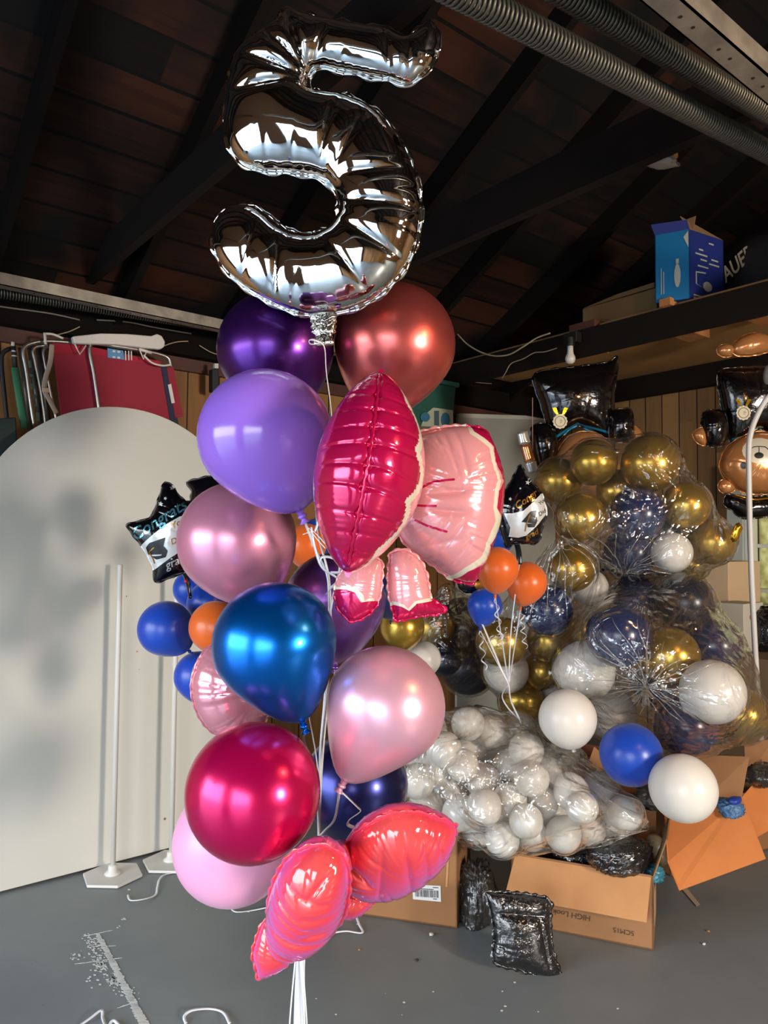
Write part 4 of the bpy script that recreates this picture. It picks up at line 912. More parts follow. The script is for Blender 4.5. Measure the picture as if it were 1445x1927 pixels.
regs = [(cream, 2, 0), (magp, 1, 0), (band([(790, 920), (815, 907), (856, 902)], 0, 4.5), 1, 0), (band([(785, 951), (800, 952), (822, 952)], 0, 4.5), 1, 0), (band([(780, 978), (806, 990), (842, 1001)], 0, 4.5), 1, 0)]
foil('right_loop', outR, plR, .105, [M_pkf, M_mag, M_crm], bow, regs, 4, (), 84, .22, 34, .7, 1, .006, .5, seed=6, fine=.0010,
     creases=[(790, 930, 850, 925, .15, .006), (790, 960, 850, 965, .12, .006), (770, 1030, 850, 1010, .08, .01), (800, 830, 850, 880, .08, .01)])
# left loop: seen end on, its welded seam runs down the middle
top, bot = P(716, 702, dB-.08), P(654, 1078, dB-.12)
axis = (bot-top); Lx = axis.length; az = axis.normalized(); side = (_R - az*_R.dot(az)).normalized(); fw = az.cross(side).normalized()
if fw.dot(_F) > 0: fw = -fw     # towards the camera
NT, NA = 150, 128; V = []; UV = []; F = []
rg = np.random.default_rng(9)
def wl(t):   # half widths left / right in metres
    s = math.sin(PI*min(max(t, 0), 1)); return (s**.62)*.103*(1+.06*math.sin(PI*t)), (s**.62)*.106
ctr = lambda t: top+az*(Lx*t)+side*(.012*math.sin(PI*t)) 
folds = [.075, .16, .24, .34, .44, .54, .62, .72, .80, .90]
for i in range(NT+1):
    t = i/NT; L_, R_ = wl(t)
    dep = .15*math.sin(PI*t)**.55
    for k in range(NA):
        a = 2*PI*k/NA   # 0 = towards camera, + = right
        ca, sa = math.cos(a), math.sin(a)
        w_ = R_ if sa > 0 else L_
        r = 1.0
        # seam groove in front
        g = math.exp(-(min(a, 2*PI-a)/.07)**2); r -= .045*g
        aa = min(a, 2*PI-a)
        for j, f0 in enumerate(folds):
            cen = f0+.02*math.sin(a*1.0+j)+.012*aa; dd_ = (t-cen)/.0075
            r -= .028*math.exp(-dd_*dd_)*math.exp(-((aa)/ (1.1+.4*math.sin(j*2)))**2)
            dd_ = (t-cen)/.02; r -= .05*math.exp(-dd_*dd_)*math.exp(-(aa/.16)**2)
        r += .004*math.sin(t*260)*max(0, math.sin(aa*2.2+.3))*max(0, math.sin(t*9+aa))
        # pleats at the crimp ridge
        V.append(ctr(t)+side*(sa*w_*r)-fw*0+fw*(ca*dep*r if ca > 0 else ca*.14*math.sin(PI*t)**.6))
        UV.append((k/NA, t))
for i in range(NT):
    for k in range(NA):
        a = i*NA+k; b = i*NA+(k+1) % NA; F.append((a, b, b+NA, a+NA))
F += [tuple(range(NA))[::-1], tuple(range(NT*NA, (NT+1)*NA))]
fm = []
for f in F:
    k = f[0] % NA; t = (f[0]//NA)/NT; a = 360*k/NA; a = a if a < 180 else a-360
    sc = abs(math.sin(PI*(t*4.2+.35))); edge = 48+15*sc if a > 0 else 72+10*sc
    aa = abs(a); fm.append(0 if aa < edge else (2 if aa < edge+12 else 1))
if F and True:
    lf = mesh('left_loop', V, F, [M_mag, M_pkf, M_crm], bow, True, fm)
# front seam ridge
mb = MB(); pts = []
for i in range(4, NT-2, 2):
    t = i/NT; pts.append(ctr(t)+fw*(.15*math.sin(PI*t)**.55*.965+.001)+side*(.0009*math.sin(i*.9)))
mb.tube(pts, .003, 6, flat=.5, up=tuple(fw)); mb.done('seam', M_mag, lf, True)
for p, dz in ((top, -.006), (bot, .006)):
    mb = MB(); mb.slab([p+az*dz*-2-side*.010, p+az*dz*-2+side*.010, p+az*dz*1.5+side*.004, p+az*dz*1.2-side*.003], fw*.002); mb.done('seam_tip', M_mag, lf)
# knot between the loops
o = lumpy('centre_knot', P(742, 945, dB+.12), (.05, .05, .07), None, M_pkf, bow, seed=2, amp=.03, sub=3)
# two tails
scal = lambda: None
tailL = [(664, 1058), (690, 1052), (716, 1056), (717, 1090), (712, 1125), (700, 1148), (678, 1164), (658, 1168), (650, 1158), (640, 1150), (633, 1130), (632, 1105), (642, 1080)]
foil('tail', tailL, Plane(675, 1110, dB+.02, -15, -10), .036, [M_pkf, M_mag, M_crm], bow,
     [([(625, 1098), (635, 1105), (652, 1102), (672, 1108), (684, 1120), (686, 1131), (694, 1126), (703, 1126), (706, 1132), (690, 1140), (678, 1130), (668, 1116), (650, 1110), (625, 1112)], 2, 0), ([(625, 1110), (650, 1109), (668, 1115), (679, 1134), (690, 1132), (703, 1131), (720, 1130), (700, 1180), (620, 1180)], 1, 0)], 3, (), 50, .3, 16, .5, 1, .005, .5, seed=12, fine=.001)
tailR = [(736, 1042), (760, 1036), (786, 1052), (800, 1078), (806, 1110), (810, 1128), (836, 1146), (822, 1154), (800, 1156), (775, 1160), (746, 1167), (742, 1150), (734, 1120), (732, 1080)]
foil('tail', tailR, Plane(770, 1105, dB+.04, 10, -6), .04, [M_pkf, M_mag, M_crm], bow,
     [([(728, 1128), (742, 1132), (760, 1138), (768, 1146), (780, 1132), (796, 1128), (812, 1124), (815, 1130), (798, 1134), (785, 1137), (770, 1150), (756, 1143), (728, 1136)], 2, 0), ([(728, 1135), (756, 1142), (770, 1150), (784, 1136), (798, 1134), (815, 1130), (850, 1140), (845, 1180), (728, 1180)], 1, 0)], 3, (0, 10), 50, .3, 18, .5, 1, .006, .5, seed=13, fine=.001)

# ---- coral iridescent foil bow at the bottom
m = foilm('iridescent coral foil', (246, 78, 92), .10, .3); nt = m.node_tree; bs = nt.nodes['Principled BSDF']
lw = nt.nodes.new('ShaderNodeLayerWeight'); lw.inputs[0].default_value = .5; rr = nt.nodes.new('ShaderNodeValToRGB')
rr.color_ramp.elements[0].color = lin((254, 92, 92)); rr.color_ramp.elements[0].position = .05; rr.color_ramp.elements[1].color = lin((252, 92, 116)); rr.color_ramp.elements[1].position = .95
for p_, c_ in ((.32, (250, 76, 90)), (.55, (246, 92, 156)), (.72, (236, 124, 206))): e = rr.color_ramp.elements.new(p_); e.color = lin(c_)
nt.links.new(lw.outputs['Facing'], rr.inputs[0]); nt.links.new(rr.outputs[0], bs.inputs['Base Color'])
try: bs.inputs['Thin Film Thickness'].default_value = 420; bs.inputs['Thin Film IOR'].default_value = 1.45
except Exception: pass
M_cor = m
cb = empty('bow_balloon', P(650, 1660, 1.5), 'iridescent coral pink foil bow balloon lowest in the bouquet', 'balloon')
foil('right_loop', [(655, 1588), (680, 1560), (715, 1540), (750, 1530), (790, 1530), (830, 1542), (857, 1554), (852, 1580), (835, 1612), (800, 1640), (760, 1662), (710, 1676), (668, 1676), (640, 1650), (636, 1620)], Plane(745, 1605, 1.56, 8, 30), .072, [M_cor], cb, (), 4, (6,), 64, .28, 24, .5, 1, .006, .5, seed=20, fine=.001,
     creases=[(752, 1530, 770, 1660, .12, .006), (790, 1532, 800, 1640, .1, .006), (820, 1540, 828, 1615, .1, .006), (715, 1545, 705, 1670, .12, .008), (640, 1600, 690, 1620, .4, .01)])
foil('left_loop', [(612, 1592), (640, 1608), (655, 1640), (654, 1690), (642, 1730), (615, 1762), (580, 1782), (548, 1788), (515, 1780), (506, 1745), (506, 1700), (520, 1650), (545, 1612), (580, 1594)], Plane(582, 1690, 1.46, -12, 20), .085, [M_cor], cb, (), 4, (), 64, .26, 22, .5, 1, .006, .5, seed=21, fine=.001,
     creases=[(640, 1605, 600, 1640, .2, .006), (550, 1620, 640, 1660, .08, .006), (510, 1690, 650, 1740, .10, .007), (506, 1730, 600, 1780, .12, .006), (590, 1700, 640, 1715, .18, .01)])
foil('tail', [(508, 1730), (530, 1745), (556, 1765), (556, 1790), (535, 1818), (505, 1834), (486, 1841), (482, 1820), (476, 1795), (484, 1765), (494, 1740)], Plane(515, 1790, 1.52, 10, 0), .036, [M_cor], cb, (), 3, (6,), 44, .3, 14, .5, 1, .005, .5, seed=22, fine=.0012)
foil('tail', [(640, 1660), (690, 1670), (712, 1682), (700, 1700), (676, 1720), (648, 1728), (630, 1715), (628, 1680)], Plane(668, 1692, 1.64, 0, 0), .04, [M_cor], cb, (), 3, (), 40, .3, 12, .5, 1, .005, .5, seed=23)
lumpy('centre_knot', P(645, 1612, 1.53), (.035, .03, .03), None, M_cor, cb, seed=3, amp=.05, sub=3)

# ---- ribbons of the bouquet
def rpath(pts, label=None, w_=.0036, m=None, parent=None):
    mb = MB(); mb.tube(spline(pts, 8), w_, 6, flat=.25); o = mb.done('ribbon', m or M_rib, parent, smooth=True)
    if label: tag(o, label, 'ribbon')
    return o
tie_pt = P(600, 1585, 1.72)
def rib_from(key, mids, end=(600, 1575, 1.72), m=None, w_=.0034):
    o, n = necks[key]
    return rpath([n]+[P(*q) for q in mids]+[P(*end)], None, w_, m, o)
rib_from('lv', [(592, 1030, 1.74), (615, 1080, 1.78), (619, 1130, 1.80), (618, 1200, 1.84), (612, 1300, 1.84), (604, 1400, 1.80), (600, 1500, 1.75)])
rib_from('dp', [(585, 900, 1.95), (600, 1010, 1.86), (620, 1100, 1.82), (620, 1250, 1.85), (606, 1400, 1.80)])
rib_from('cr', [(650, 900, 1.98), (640, 1060, 1.88), (622, 1150, 1.82), (612, 1300, 1.85), (602, 1420, 1.80)])
rib_from('bl', [(572, 1395, 1.66), (590, 1450, 1.70), (598, 1520, 1.72)], m=M_rib)
rib_from('rp', [(560, 1250, 1.92), (580, 1340, 1.90), (598, 1450, 1.80)])
rib_from('pp', [(630, 1540, 1.68), (612, 1562, 1.70)])
rib_from('pc', [(615, 1340, 1.95), (605, 1450, 1.82)])
o, n = necks['pp']; mb = MB(); mb.tube(spline([n, P(672, 1518, 1.60), P(678, 1527, 1.6), P(658, 1542, 1.59), P(655, 1552, 1.6), P(668, 1558, 1.6)], 8), .0042, 6, flat=.25); mb.done('ribbon', M_rib, o, True)
o, n = necks['lv']
for q in ([(575, 990), (600, 1010), (640, 1060), (645, 1080)], [(570, 1006), (585, 1002), (596, 1014), (612, 1032)], [(585, 992), (592, 1030), (606, 1068), (636, 1090), (620, 1108)], [(612, 1120), (632, 1098), (650, 1084)], [(600, 1060), (607, 1048), (630, 1052), (645, 1075), (622, 1078)], [(592, 1000), (600, 980), (597, 985)]):
    mb = MB(); mb.tube(spline([P(x, y, 1.72) for x, y in q], 8), .0045, 6, flat=.25); mb.done('ribbon', M_rib, o, True)
# bundle going down to the weight below the frame
t = empty('ribbon_bundle', Vector((P(562, 1800, 1.72).x, P(562, 1800, 1.72).y, .012)), 'bundle of white ribbons hanging straight down below the coral bow', 'ribbon')
base = P(562, 1800, 1.72); 
for i in range(9):
    ox = (i-4)*.0035; A_ = P(600+(i-4)*1.5, 1580, 1.72); B_ = P(566+(i-4)*1.5, 1800, 1.72)
    e_ = Vector((B_.x, B_.y, .012)); rpath([A_, A_.lerp(B_, .5), B_, B_.lerp(e_, .5)+_R*ox*.4, e_+_R*ox*.2], None, .0052, M_rib, t)
for s, wd in ((-1, .012), (1, .014), (1, .008)):
    B_ = P(562+s*6, 1800, 1.71); e_ = Vector((B_.x, B_.y, .012)); rpath([B_, B_.lerp(e_, .3)+_R*wd*s, B_.lerp(e_, .6)+_R*wd*s*1.1, e_], None, .003, M_rib, t)
mb = MB(); mb.lathe([(.05, 0), (.055, .02), (.03, .045), (.012, .05)], Matrix.Translation((base.x, base.y, .0)), 24); mb.done('weight', M_silver, t, True)

# ================================================================== LEFT SIDE BOUQUET (stars, blue and orange balloons)
M_bkf = mat('black foil', (14, 14, 20), .13, .35, bump=(50, .3, .002), Coat_Weight=.6, Coat_Roughness=.06); M_whf = mat('white foil print', (222, 224, 222), .22, .25, bump=(60, .3, .001)); M_gdf = mat('gold foil print', (206, 150, 66), .2, .8); M_holo = mat('holographic print', (120, 200, 226), .15, .8); M_slf = mat('silver print', (214, 216, 214), .2, .6)
def star5(cx_, cy_, r, rot):
    return [(cx_+(r if i % 2 == 0 else r*.42)*math.sin(rot+i*PI/5), cy_-(r if i % 2 == 0 else r*.42)*math.cos(rot+i*PI/5)) for i in range(10)]
dS = 2.55
s1 = [(308, 912), (316, 909), (323, 914), (349, 944), (398, 940), (404, 952), (372, 1000), (366, 1040), (372, 1082), (345, 1078), (300, 1094), (290, 1090), (290, 1070), (272, 1034), (243, 996), (244, 986), (282, 975), (296, 948)]
pS = Plane(325, 1000, dS, 12, 0)
band1 = [(262, 1030), (285, 1008), (310, 988), (338, 972), (400, 958), (400, 1030), (352, 1030), (320, 1050), (291, 1072), (275, 1050)]
so1, hS = foil('star_balloon', s1, pS, .055, [M_bkf, M_whf, M_slf], None, [(band1, 1, 0), (star5(302, 948, 5.5, .2), 1, 0), (star5(311, 938, 4, .4), 1, 0), (star5(324, 918, 5, 0), 1, 0), (star5(254, 994, 3, 0), 1, 0), (star5(330, 953, 2, 0), 1, 0), (star5(323, 1052, 2.5, 0), 1, 0)], 3, (), 90, .25, 20, .5, 1, .005, .5, seed=31, ret=True)
tag(so1, 'black star foil balloon lettered for a graduation, left of the rose balloon', 'balloon')
foil_text('Congrats', 297, 980, 32, math.radians(33), pS, hS, M_holo, so1, shear=.35, bold=.012)
foil_text('You', 334, 985, 17, math.radians(30), pS, hS, M_gdf, so1, shear=.3, bold=.01)
foil_text('Did It', 338, 1014, 16, math.radians(24), pS, hS, M_gdf, so1, shear=.3, bold=.01)
foil_text('grad', 328, 1058, 22, math.radians(25), pS, hS, M_slf, so1, shear=.35, bold=.01)
def cap_print(plane, h, pts_board, pts_base, cord_, parent):
    f = lambda L: [plane.to2(*p) for p in L]
    decal('cap_print', [f(pts_base), f(pts_board)], plane, h, mat('black print', (16, 16, 18), .35), parent, .0016)
    decal('tassel_print', [stroke_poly(f(cord_), .0035)], plane, h, M_gdf, parent, .0024)
cap_print(pS, hS, [(276, 1030), (283, 1021), (314, 1010), (306, 1042), (280, 1043)], [(287, 1046), (306, 1044), (310, 1026), (318, 1035), (314, 1047), (296, 1052)], [(292, 1029), (282, 1038), (290, 1052), (292, 1060)], so1)
s2 = [(352, 908), (372, 902), (400, 896), (440, 900), (470, 925), (468, 1000), (440, 1040), (400, 1030), (372, 1000), (358, 950), (362, 925)]
so2 = foil('star_balloon', s2, Plane(410, 960, dS+.12, -10, 0), .05, [M_bkf], None, (), 2, (), 50, .25, 18, .5, 1, .005, .5, seed=32); tag(so2, 'black star foil balloon almost hidden behind the rose balloon', 'balloon')
mb = MB(); mb.tube(spline([P(345, 1076, dS), P(352, 1092, dS+.01), P(356, 1112, dS+.01), P(358, 1126, dS)], 5), [.014]*8+[.010]*8, 10, flat=.4); nk = mb.done('neck', M_bkf, so1, True)
mb = MB(); mb.tube([P(348, 1092, dS-.02), P(352, 1096, dS-.02)], .006, 8); mb.done('seal_tab', mat('red tab', (196, 40, 50), .4), nk, True)
M_lb = latex('royal blue latex', (22, 66, 172)); M_or = latex('orange latex', (228, 104, 36)); M_wh = latex('white latex', (226, 220, 210))
L = []
L.append(bq('b1', 312, 1183, 52, 2.50, M_lb, 'matt blue balloon furthest left beside the arch panel', (.7, .8, .3), .15))
bq('b2', 362, 1108, 36, 2.85, M_lb, 'matt blue balloon just under the black star, at its back', (.2, 1, 0), .15)
bq('b3', 392, 1135, 40, 2.66, M_lb, 'matt blue balloon tucked above the orange one beside the rose balloon', (.2, 1, 0), .15)
bq('b4', 374, 1272, 46, 2.58, M_lb, 'matt blue balloon below the orange one, behind the pink foil balloon', (.2, 1, 0), .15)
bq('o1', 405, 1180, 49, 2.42, M_or, 'orange balloon peeking out left of the blue chrome balloon', (.3, 1, .2), .15)
bq('o2', 575, 1025, 40, 2.60, M_or, 'orange balloon glimpsed between the rose balloon and the purple chrome one', (0, 1, .2), .15)
bq('b5', 600, 1010, 36, 2.88, M_lb, 'matt blue balloon glimpsed behind the ribbons left of the magenta foil loop', (0, 1, .2), .15)
bq('b6', 736, 1120, 42, 2.9, latex('navy latex 2', (22, 36, 78)), 'navy balloon glimpsed between the two tails of the pink bow', (0, 1, .2), .15)

# ================================================================== MIDDLE BOUQUET
dM = 2.75
s3 = [(978, 876), (982, 880), (993, 901), (1017, 927), (1024, 950), (1028, 965), (1020, 990), (1012, 1020), (990, 1022), (968, 1020), (955, 1031), (948, 1015), (938, 985), (932, 960), (938, 938), (952, 922), (966, 898)]
p3 = Plane(978, 960, dM, -8, 0)
band3 = [(948, 966), (965, 966), (985, 961), (1003, 945), (1018, 929), (1028, 950), (1029, 965), (1010, 990), (990, 1008), (975, 1012), (957, 1010), (960, 993)]
so3, h3 = foil('star_balloon', s3, p3, .055, [M_bkf, M_whf, M_slf], None, [(band3, 1, 0), (star5(993, 908, 5, .2), 1, 0), (star5(979, 919, 2.5, 0), 1, 0), (star5(960, 939, 4, .3), 1, 0), (star5(966, 957, 3, 0), 1, 0), (star5(956, 952, 2, 0), 1, 0), (star5(945, 990, 2.5, 0), 1, 0), (star5(962, 1015, 3, 0), 1, 0), (star5(994, 901, 2, 0), 1, 0)], 3, (), 90, .25, 18, .5, 1, .005, .5, seed=33, ret=True)
tag(so3, 'black star foil balloon with a white banner and cap above the orange balloons', 'balloon')
foil_text('Congr', 989, 941, 19, math.radians(36), p3, h3, M_gdf, so3, shear=.35, bold=.015)
foil_text('You', 1020, 944, 10, math.radians(40), p3, h3, mat('dark print', (50, 46, 44), .4), so3, shear=.2, bold=.01)
foil_text('Did', 1020, 965, 11, math.radians(35), p3, h3, mat('dark print', (50, 46, 44), .4), so3, shear=.2, bold=.01)
foil_text('grad', 1000, 1006, 15, math.radians(28), p3, h3, M_gdf, so3, shear=.3, bold=.015)
cap_print(p3, h3, [(980, 982), (996, 963), (1009, 959), (1003, 985)], [(990, 985), (1003, 985), (1008, 972), (1010, 980), (1004, 992), (992, 992)], [(996, 968), (989, 986), (987, 1000)], so3)
mb = MB(); mb.tube(spline([P(972, 1022, dM), P(976, 1040, dM+.02), P(977, 1062, dM+.02)], 6), .011, 8, flat=.5); mb.done('neck', M_bkf, so3, True)
bq('c1', 935, 1070, 41, 2.62, M_or, 'orange balloon on the left of the pair beneath the black star', (-.05, 1, .1), .18)
bq('c2', 990, 1096, 39, 2.82, M_or, 'orange balloon on the right of the pair beneath the black star', (-.2, 1, .1), .18)
bq('c3', 912, 1140, 33, 2.82, M_lb, 'matt blue balloon below the left orange one', (-.2, 1, 0), .25)
bq('c4', 935, 1010, 34, 3.0, M_lb, 'matt blue balloon behind the black star beside the bow', (0, 1, 0), .2)
s4 = [(862, 1090), (885, 1084), (905, 1088), (920, 1108), (900, 1112), (880, 1115), (866, 1108)]
so4 = foil('star_balloon', s4, Plane(888, 1100, 2.85, 20, 0), .03, [M_bkf, M_gdf], None, [([(888, 1094), (920, 1092), (925, 1112), (895, 1108)], 1, 0)], 2, (), 30, .3, 10, .5, 1, .004, .5, seed=34); tag(so4, 'black foil balloon with gold tips under the right loop of the pink bow', 'balloon')
knotp = P(957, 1288, 2.75); wt = P(982, 1362, 2.95)
for k, turns in (('c1', 3), ('c2', 4), ('c3', 3)):
    o, n = necks[k]
    rpath([n, n.lerp(knotp, .5)+Vector((0, 0, .0)), knotp], None, .0032, M_rib, o)
    mb = MB(); mb.tube(curl(n, n+Vector((0, 0, -.15))+_R*.02, turns, .009), .0028, 5, flat=.3); mb.done('curled_tail', M_rib, o, True)
rpath([P(977, 1062, dM+.02), P(962, 1180, 2.78), knotp], None, .0032, M_rib, so3)
rpath([P(905, 1168, 2.8), P(925, 1215, 2.75), P(945, 1262, 2.74), P(957, 1288, 2.74), P(962, 1320, 2.8), wt], 'white ribbon strands knotted below the orange balloons', .0045)
rpath([knotp, P(945, 1310, 2.8), P(958, 1335, 2.85), wt+Vector((0, 0, .01))], 'thin white ribbon tail hanging beside the knotted strands', .003)

# ================================================================== BAGS OF BALLOONS
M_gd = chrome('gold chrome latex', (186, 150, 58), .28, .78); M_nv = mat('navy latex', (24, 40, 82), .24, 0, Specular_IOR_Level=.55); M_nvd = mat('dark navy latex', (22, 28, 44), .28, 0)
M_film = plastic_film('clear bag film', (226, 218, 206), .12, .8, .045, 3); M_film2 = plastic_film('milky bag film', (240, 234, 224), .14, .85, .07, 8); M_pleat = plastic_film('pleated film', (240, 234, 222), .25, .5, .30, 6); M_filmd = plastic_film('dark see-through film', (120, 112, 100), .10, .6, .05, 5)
colr = {'g': (M_gd, 'gold chrome'), 'n': (M_nv, 'navy blue'), 'w': (M_wh, 'white'), 'd': (M_nvd, 'dark navy')}
def fill(lst, where, grp):
    out = []; r_ = random.Random(len(lst))
    for (px, py, rp_, d, c, lab) in lst:
        m, cn = colr[c]; nx_, ny_ = r_.uniform(-1, 1), r_.uniform(-.2, 1)
        o, n = balloon(px, py, rp_, d, m, cn+' balloon '+lab+', '+where, (nx_, ny_, .8), .12, knot=True, group=grp, seg=32)
        d = LAST[0]; out.append((P(px, py, d), rp_*d/FOC*1.02))
    return out
# upper right bag
A = fill([(1117, 870, 44, 3.35, 'g', 'at upper left'), (1222, 872, 54, 3.30, 'g', 'topmost and largest'), (1052, 905, 43, 3.45, 'g', 'furthest left'), (1163, 925, 42, 3.42, 'g', 'at the centre between two others'), (1290, 952, 45, 3.25, 'g', 'upper right with a warm highlight'),
          (1093, 975, 47, 3.20, 'g', 'left above a navy one'), (1338, 1020, 43, 3.36, 'g', 'rightmost'), (1198, 968, 52, 3.38, 'n', 'under the topmost gold one'), (1185, 1040, 50, 3.40, 'n', 'lowest near the gathered neck'),
          (1243, 1000, 38, 3.45, 'd', 'between the navy and white ones'), (1264, 1040, 38, 3.25, 'w', 'lowest on the right'), (1300, 1062, 30, 3.45, 'g', 'lowest right behind the white one')], 'in the upper clear bag', 'balloons in the upper clear bag')
bag('clear_bag', A, P(1172, 1088, 3.25), M_film, 'big clear plastic bag of gold and navy balloons, the upper one at right', 'bag', pleats=26, plen=1.2, seed=2, wr=.014, extra=[P(1386, 1015, 3.3), P(1200, 828, 3.3)])
# hanging column on the left of it (second bag)
A = fill([(1076, 1070, 44, 3.12, 'g', 'topmost with warm highlight'), (1030, 1148, 48, 3.16, 'n', 'below the orange pair'), (1110, 1105, 34, 3.35, 'w', 'right behind the gold one'), (1030, 1205, 40, 3.35, 'g', 'below the navy one'),
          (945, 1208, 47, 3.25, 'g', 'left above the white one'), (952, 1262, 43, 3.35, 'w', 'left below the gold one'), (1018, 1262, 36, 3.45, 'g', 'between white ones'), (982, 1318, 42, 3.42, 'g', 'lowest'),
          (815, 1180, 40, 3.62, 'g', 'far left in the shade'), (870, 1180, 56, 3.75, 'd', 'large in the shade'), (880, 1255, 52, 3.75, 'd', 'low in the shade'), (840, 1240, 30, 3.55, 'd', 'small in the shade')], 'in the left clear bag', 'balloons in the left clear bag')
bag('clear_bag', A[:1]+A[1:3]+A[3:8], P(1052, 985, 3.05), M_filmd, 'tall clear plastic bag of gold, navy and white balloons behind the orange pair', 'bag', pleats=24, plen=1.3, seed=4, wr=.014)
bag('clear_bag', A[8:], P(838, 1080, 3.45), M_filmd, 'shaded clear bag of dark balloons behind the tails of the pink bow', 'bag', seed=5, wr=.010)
o, n = balloon(757, 1180, 42, 2.95, M_gd, 'gold chrome balloon right of the purple chrome one under the bow', (0, 1, .3), .12)
o, n = balloon(797, 1240, 33, 3.1, M_wh, 'white balloon peeking out above the light pink pearl balloon', (0, 1, .3), .12)
# lower right bag
A = fill([(1163, 1196, 60, 2.98, 'n', 'upper left with film pulled over it'), (1260, 1234, 55, 2.95, 'g', 'in the middle with warm highlight'), (1100, 1262, 56, 3.05, 'w', 'left'), (1340, 1302, 60, 2.90, 'w', 'large at right'),
          (1288, 1134, 53, 3.22, 'd', 'uppermost right'), (1196, 1132, 50, 3.32, 'n', 'uppermost left'), (1340, 1215, 54, 3.25, 'n', 'right behind the gold one'), (1290, 1365, 58, 3.10, 'n', 'lowest under the gathered neck'),
          (1392, 1345, 52, 3.25, 'g', 'lowest right behind the white one'), (1150, 1345, 48, 3.35, 'w', 'lowest left in the shade'), (1092, 1190, 38, 3.30, 'g', 'upper left behind the navy one'), (1230, 1290, 40, 3.40, 'd', 'deep in the middle')], 'in the lower right clear bag', 'balloons in the lower right clear bag')
bag('clear_bag', A, P(1212, 1296, 2.74), M_film, 'big clear plastic bag of navy, white and gold balloons, gathered knot facing us', 'bag', pleats=48, plen=1.0, seed=7, wr=.018, extra=[P(1438, 1245, 3.1), P(1400, 1420, 3.1), P(1200, 1090, 3.2)], center=P(1250, 1250, 3.12))
# gathered film tail
mb = MB(); rg = random.Random(4)
for i in range(7):
    a = rg.uniform(0, 6.28); e_ = P(1215+22*math.cos(a)-6, 1296+26*math.sin(a)+8, 2.68+rg.uniform(-.03, .03)); mb.tube(spline([P(1210, 1292, 2.76), P(1213, 1298, 2.72), e_], 5), .008, 6, flat=.25)
tag(mb.done('film_knot', M_film2, smooth=True), 'twisted knot of clear film tying the lower right bag', 'bag knot')
# loose balloons
balloon(1050, 1290, 40, 3.2, M_wh, 'white balloon behind the big loose white one, left of the knotted bag', (0, 1, .4), .12)
balloon(1068, 1352, 54, 2.86, M_wh, 'loose white balloon with its tied neck down, upper left of the blue one', (.25, 1, .25), .12)
balloon(1187, 1420, 58, 2.78, M_lb, 'loose royal blue balloon between two white ones on the boxes', (-.1, 1, .6), .08)
balloon(1285, 1483, 62, 2.62, M_wh, 'large loose white balloon at the right on the open cartons', (.3, .5, 1), .06)

# bag of small white balloons lying across the boxes
small = [(807, 1375), (880, 1362), (925, 1375), (835, 1410), (885, 1405), (870, 1440), (820, 1450), (785, 1470), (910, 1470), (850, 1490), (800, 1520), (866, 1530), (990, 1412), (1035, 1450), (960, 1440), (1000, 1465), (960, 1505), (910, 1520), (1020, 1510), (1075, 1490), (930, 1545), (990, 1545), (1045, 1545), (945, 1580), (1060, 1570), (1095, 1520), (1130, 1485), (1175, 1530), (1110, 1560), (900, 1560), (850, 1460), (1000, 1570), (1060, 1420), (790, 1425), (1040, 1500), (975, 1375), (1150, 1545), (845, 1555)]
rows_ = sorted(range(len(small)), key=lambda i: small[i][1]); RW = {}
ordn = ['first', 'second', 'third', 'fourth', 'fifth', 'sixth', 'seventh', 'eighth']
for ri in range(0, len(rows_), 8):
    for k_, i in enumerate(sorted(rows_[ri:ri+8], key=lambda i: small[i][0])): RW[i] = (ri//8, k_)
def small_label(i):
    r_i, k_ = RW[i]; return 'small white balloon in the lying clear bag, %s from the left in its %s row' % (ordn[k_], ['top', 'second', 'middle', 'fourth', 'lowest'][r_i])
A = []; r_ = random.Random(8)
for i, (x, y) in enumerate(small):
    d = 2.82+r_.uniform(-.05, .07)+(1560-y)*.0011; rp_ = r_.uniform(30, 35) if x < 1120 else 33
    m = M_wh; o, n = balloon(x, y, rp_, d, m, 'small white balloon heaped in the clear bag lying on the boxes', (r_.uniform(-1, 1), r_.uniform(-1, 1), .7), .12, knot=False, group='small white balloons in the clear bag', seg=24)
    o['label'] = small_label(i)
    d = LAST[0]; A.append((P(x, y, d), rp_*d/FOC*1.02))
bag('clear_bag', A, P(1245, 1568, 2.80), M_film2, 'clear plastic bag of many small white balloons lying across the boxes', 'bag', pleats=18, seed=11, wr=.013, extra=[P(900, 1318, 3.15), P(1000, 1600, 2.85), P(1238, 1550, 2.85), P(790, 1545, 2.9)], tie2=P(860, 1425, 2.70), margin=.008)

# ================================================================== CARTONS
def carton(name, A_, B_, depth_v, h, label, wall=.006, m=None, floor_z=.002):
    """A_->B_ front bottom edge on the floor, depth_v vector away"""
    t = empty(name, (A_+B_)/2, label, 'box'); m = m or M_card
    up = Vector((0, 0, h)); A_ = Vector((A_.x, A_.y, floor_z)); B_ = Vector((B_.x, B_.y, floor_z)); C_ = B_+depth_v; D_ = A_+depth_v
    n = (B_-A_).normalized(); dn = depth_v.normalized()
    mb = MB(); mb.slab([A_, B_, B_+up, A_+up], dn*wall); mb.slab([D_, C_, C_+up, D_+up], -dn*wall); mb.slab([A_, D_, D_+up, A_+up], n*wall); mb.slab([B_, C_, C_+up, B_+up], -n*wall); mb.slab([A_, B_, C_, D_], (0, 0, wall))
    mb.done('walls', m, t)
    return t, A_, B_, C_, D_, up
def flap(pts, m, parent, label=None, t=.005):
    mb = MB(); v = (Vector(pts[1])-Vector(pts[0])).cross(Vector(pts[2])-Vector(pts[1])).normalized(); mb.slab(pts, v*t); o = mb.done('flap', m, parent)
    if label: o['label'] = label
    return o
